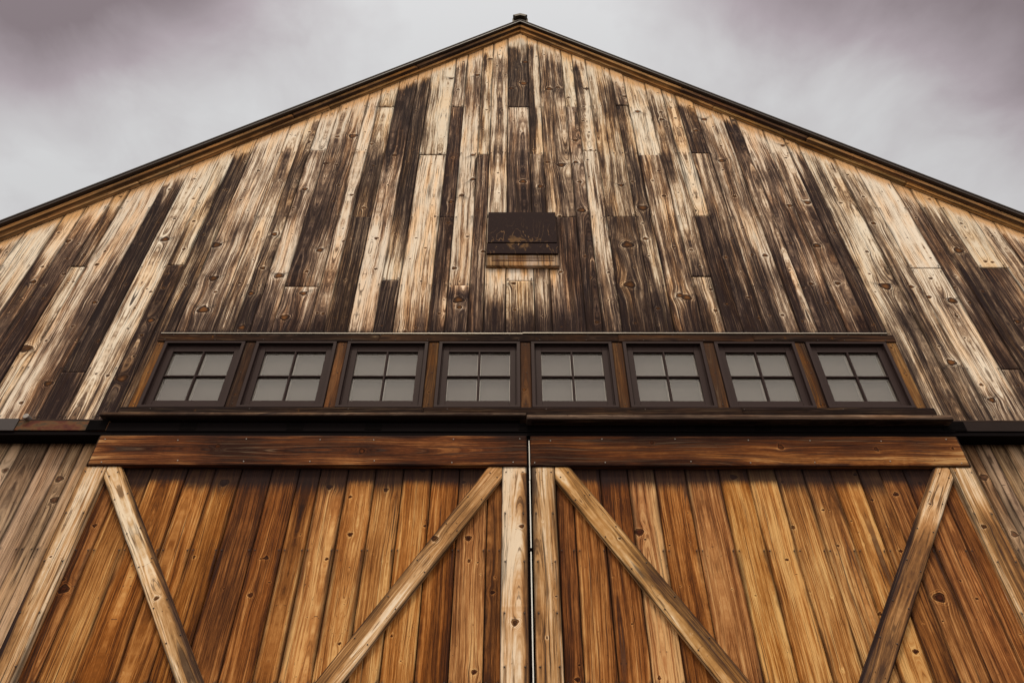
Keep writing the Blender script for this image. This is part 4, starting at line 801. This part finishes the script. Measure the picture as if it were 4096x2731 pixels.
b1 = dict(top_a=B[1][0], top_b=B[1][1], side=B[1][2], far_a=B[1][4], far_b=B[1][3]); b1.update(e1=(*B[1][0], *B[1][4]), e2=(*B[1][2], *B[1][3]), stile_x=S_[1][0] - .002, sgn=1)
b2 = BR(B[2], 0); b2.update(e1=(*B[2][4], *B[2][3]), e2=(*B[2][1], *B[2][2]), stile_x=S_[2][1] + .002, sgn=-1)
b3 = dict(top_a=B[3][0], top_b=B[3][1], side=B[3][2], far_a=B[3][4], far_b=B[3][3]); b3.update(e1=(*B[3][0], *B[3][4]), e2=(*B[3][2], *B[3][3]), stile_x=S_[3][0] - .002, sgn=1)
# wear of the battens: functions of (across 0..1, distance below the top)
st_ll = lambda un, v: .20 + .42 * np.clip((4.0 - v) / .9, 0, 1) * np.clip(1.2 - un * 1.5, 0, 1) + .40 * np.clip((.22 - un) / .12, 0, 1)
st_lr = lambda un, v: .03 + .55 * np.clip((un - .72) / .2, 0, 1) * (v < 4.35) + .10 * (v < 3.3)
st_rl = lambda un, v: .28 + .20 * np.clip((3.9 - v) / .8, 0, 1) * np.exp(-((un - .35) / .3) ** 2)
st_rr = lambda un, v: .20 + .45 * np.clip((4.15 - v) / .25, 0, 1) * np.clip(1.3 - abs(un - .6) * 2, 0, 1)
br_a = lambda un, s: .20 + .60 * np.clip((un - .72) / .15, 0, 1) * np.clip(s / .5, .3, 1) + .10 * np.clip(s - 1, 0, 1)
br_b = lambda un, s: .34 + .30 * np.clip((s - .9) / .6, 0, 1) * np.clip((.6 - un) / .2, 0, 1) + .1 * np.sin(s * 3)
br_c = lambda un, s: .36 + .42 * np.clip((s - .75) / .4, 0, 1) * np.clip((un - .35) / .2, 0, 1)
br_d = lambda un, s: .26 + .38 * np.clip((s - .5) / .35, 0, 1) + .45 * np.clip((.16 - un) / .08, 0, 1)
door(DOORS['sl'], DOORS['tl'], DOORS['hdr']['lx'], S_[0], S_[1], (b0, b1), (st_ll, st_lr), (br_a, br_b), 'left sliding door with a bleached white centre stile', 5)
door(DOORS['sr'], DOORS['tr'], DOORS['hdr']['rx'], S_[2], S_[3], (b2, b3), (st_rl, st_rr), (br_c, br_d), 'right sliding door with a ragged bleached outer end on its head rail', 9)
# gap between the doors: a dark rubber seal with a white metal edge, leaning a little
s = Solid()
s.prism([(-.0035, 4.70), (.027, 4.70), (.027, .1), (-.0035, .1)], 'y', -.130, -.10); s.build('door_seal', BLACK, barn)
s = Solid()
for (za, zb) in ((4.66, 4.295), (4.290, 3.730), (3.700, .1)):
    s.prism([(.0165, za), (.0245, za), (.0260, zb), (.0180, zb)], 'y', -.150, -.1305)
s.build('seal_edge_strip', WHITE, barn)
s = Solid(); s.box(.002, .028, -.152, -.1305, 3.703, 3.727); s.build('seal_clip', BLACK, barn, .003)

# ------------------------------------------------------------------ ground
g = Solid(); g.box(-400, 400, -400, 400, -.3, 0)
go = g.build('ground', GROUND, None); go['kind'] = 'structure'
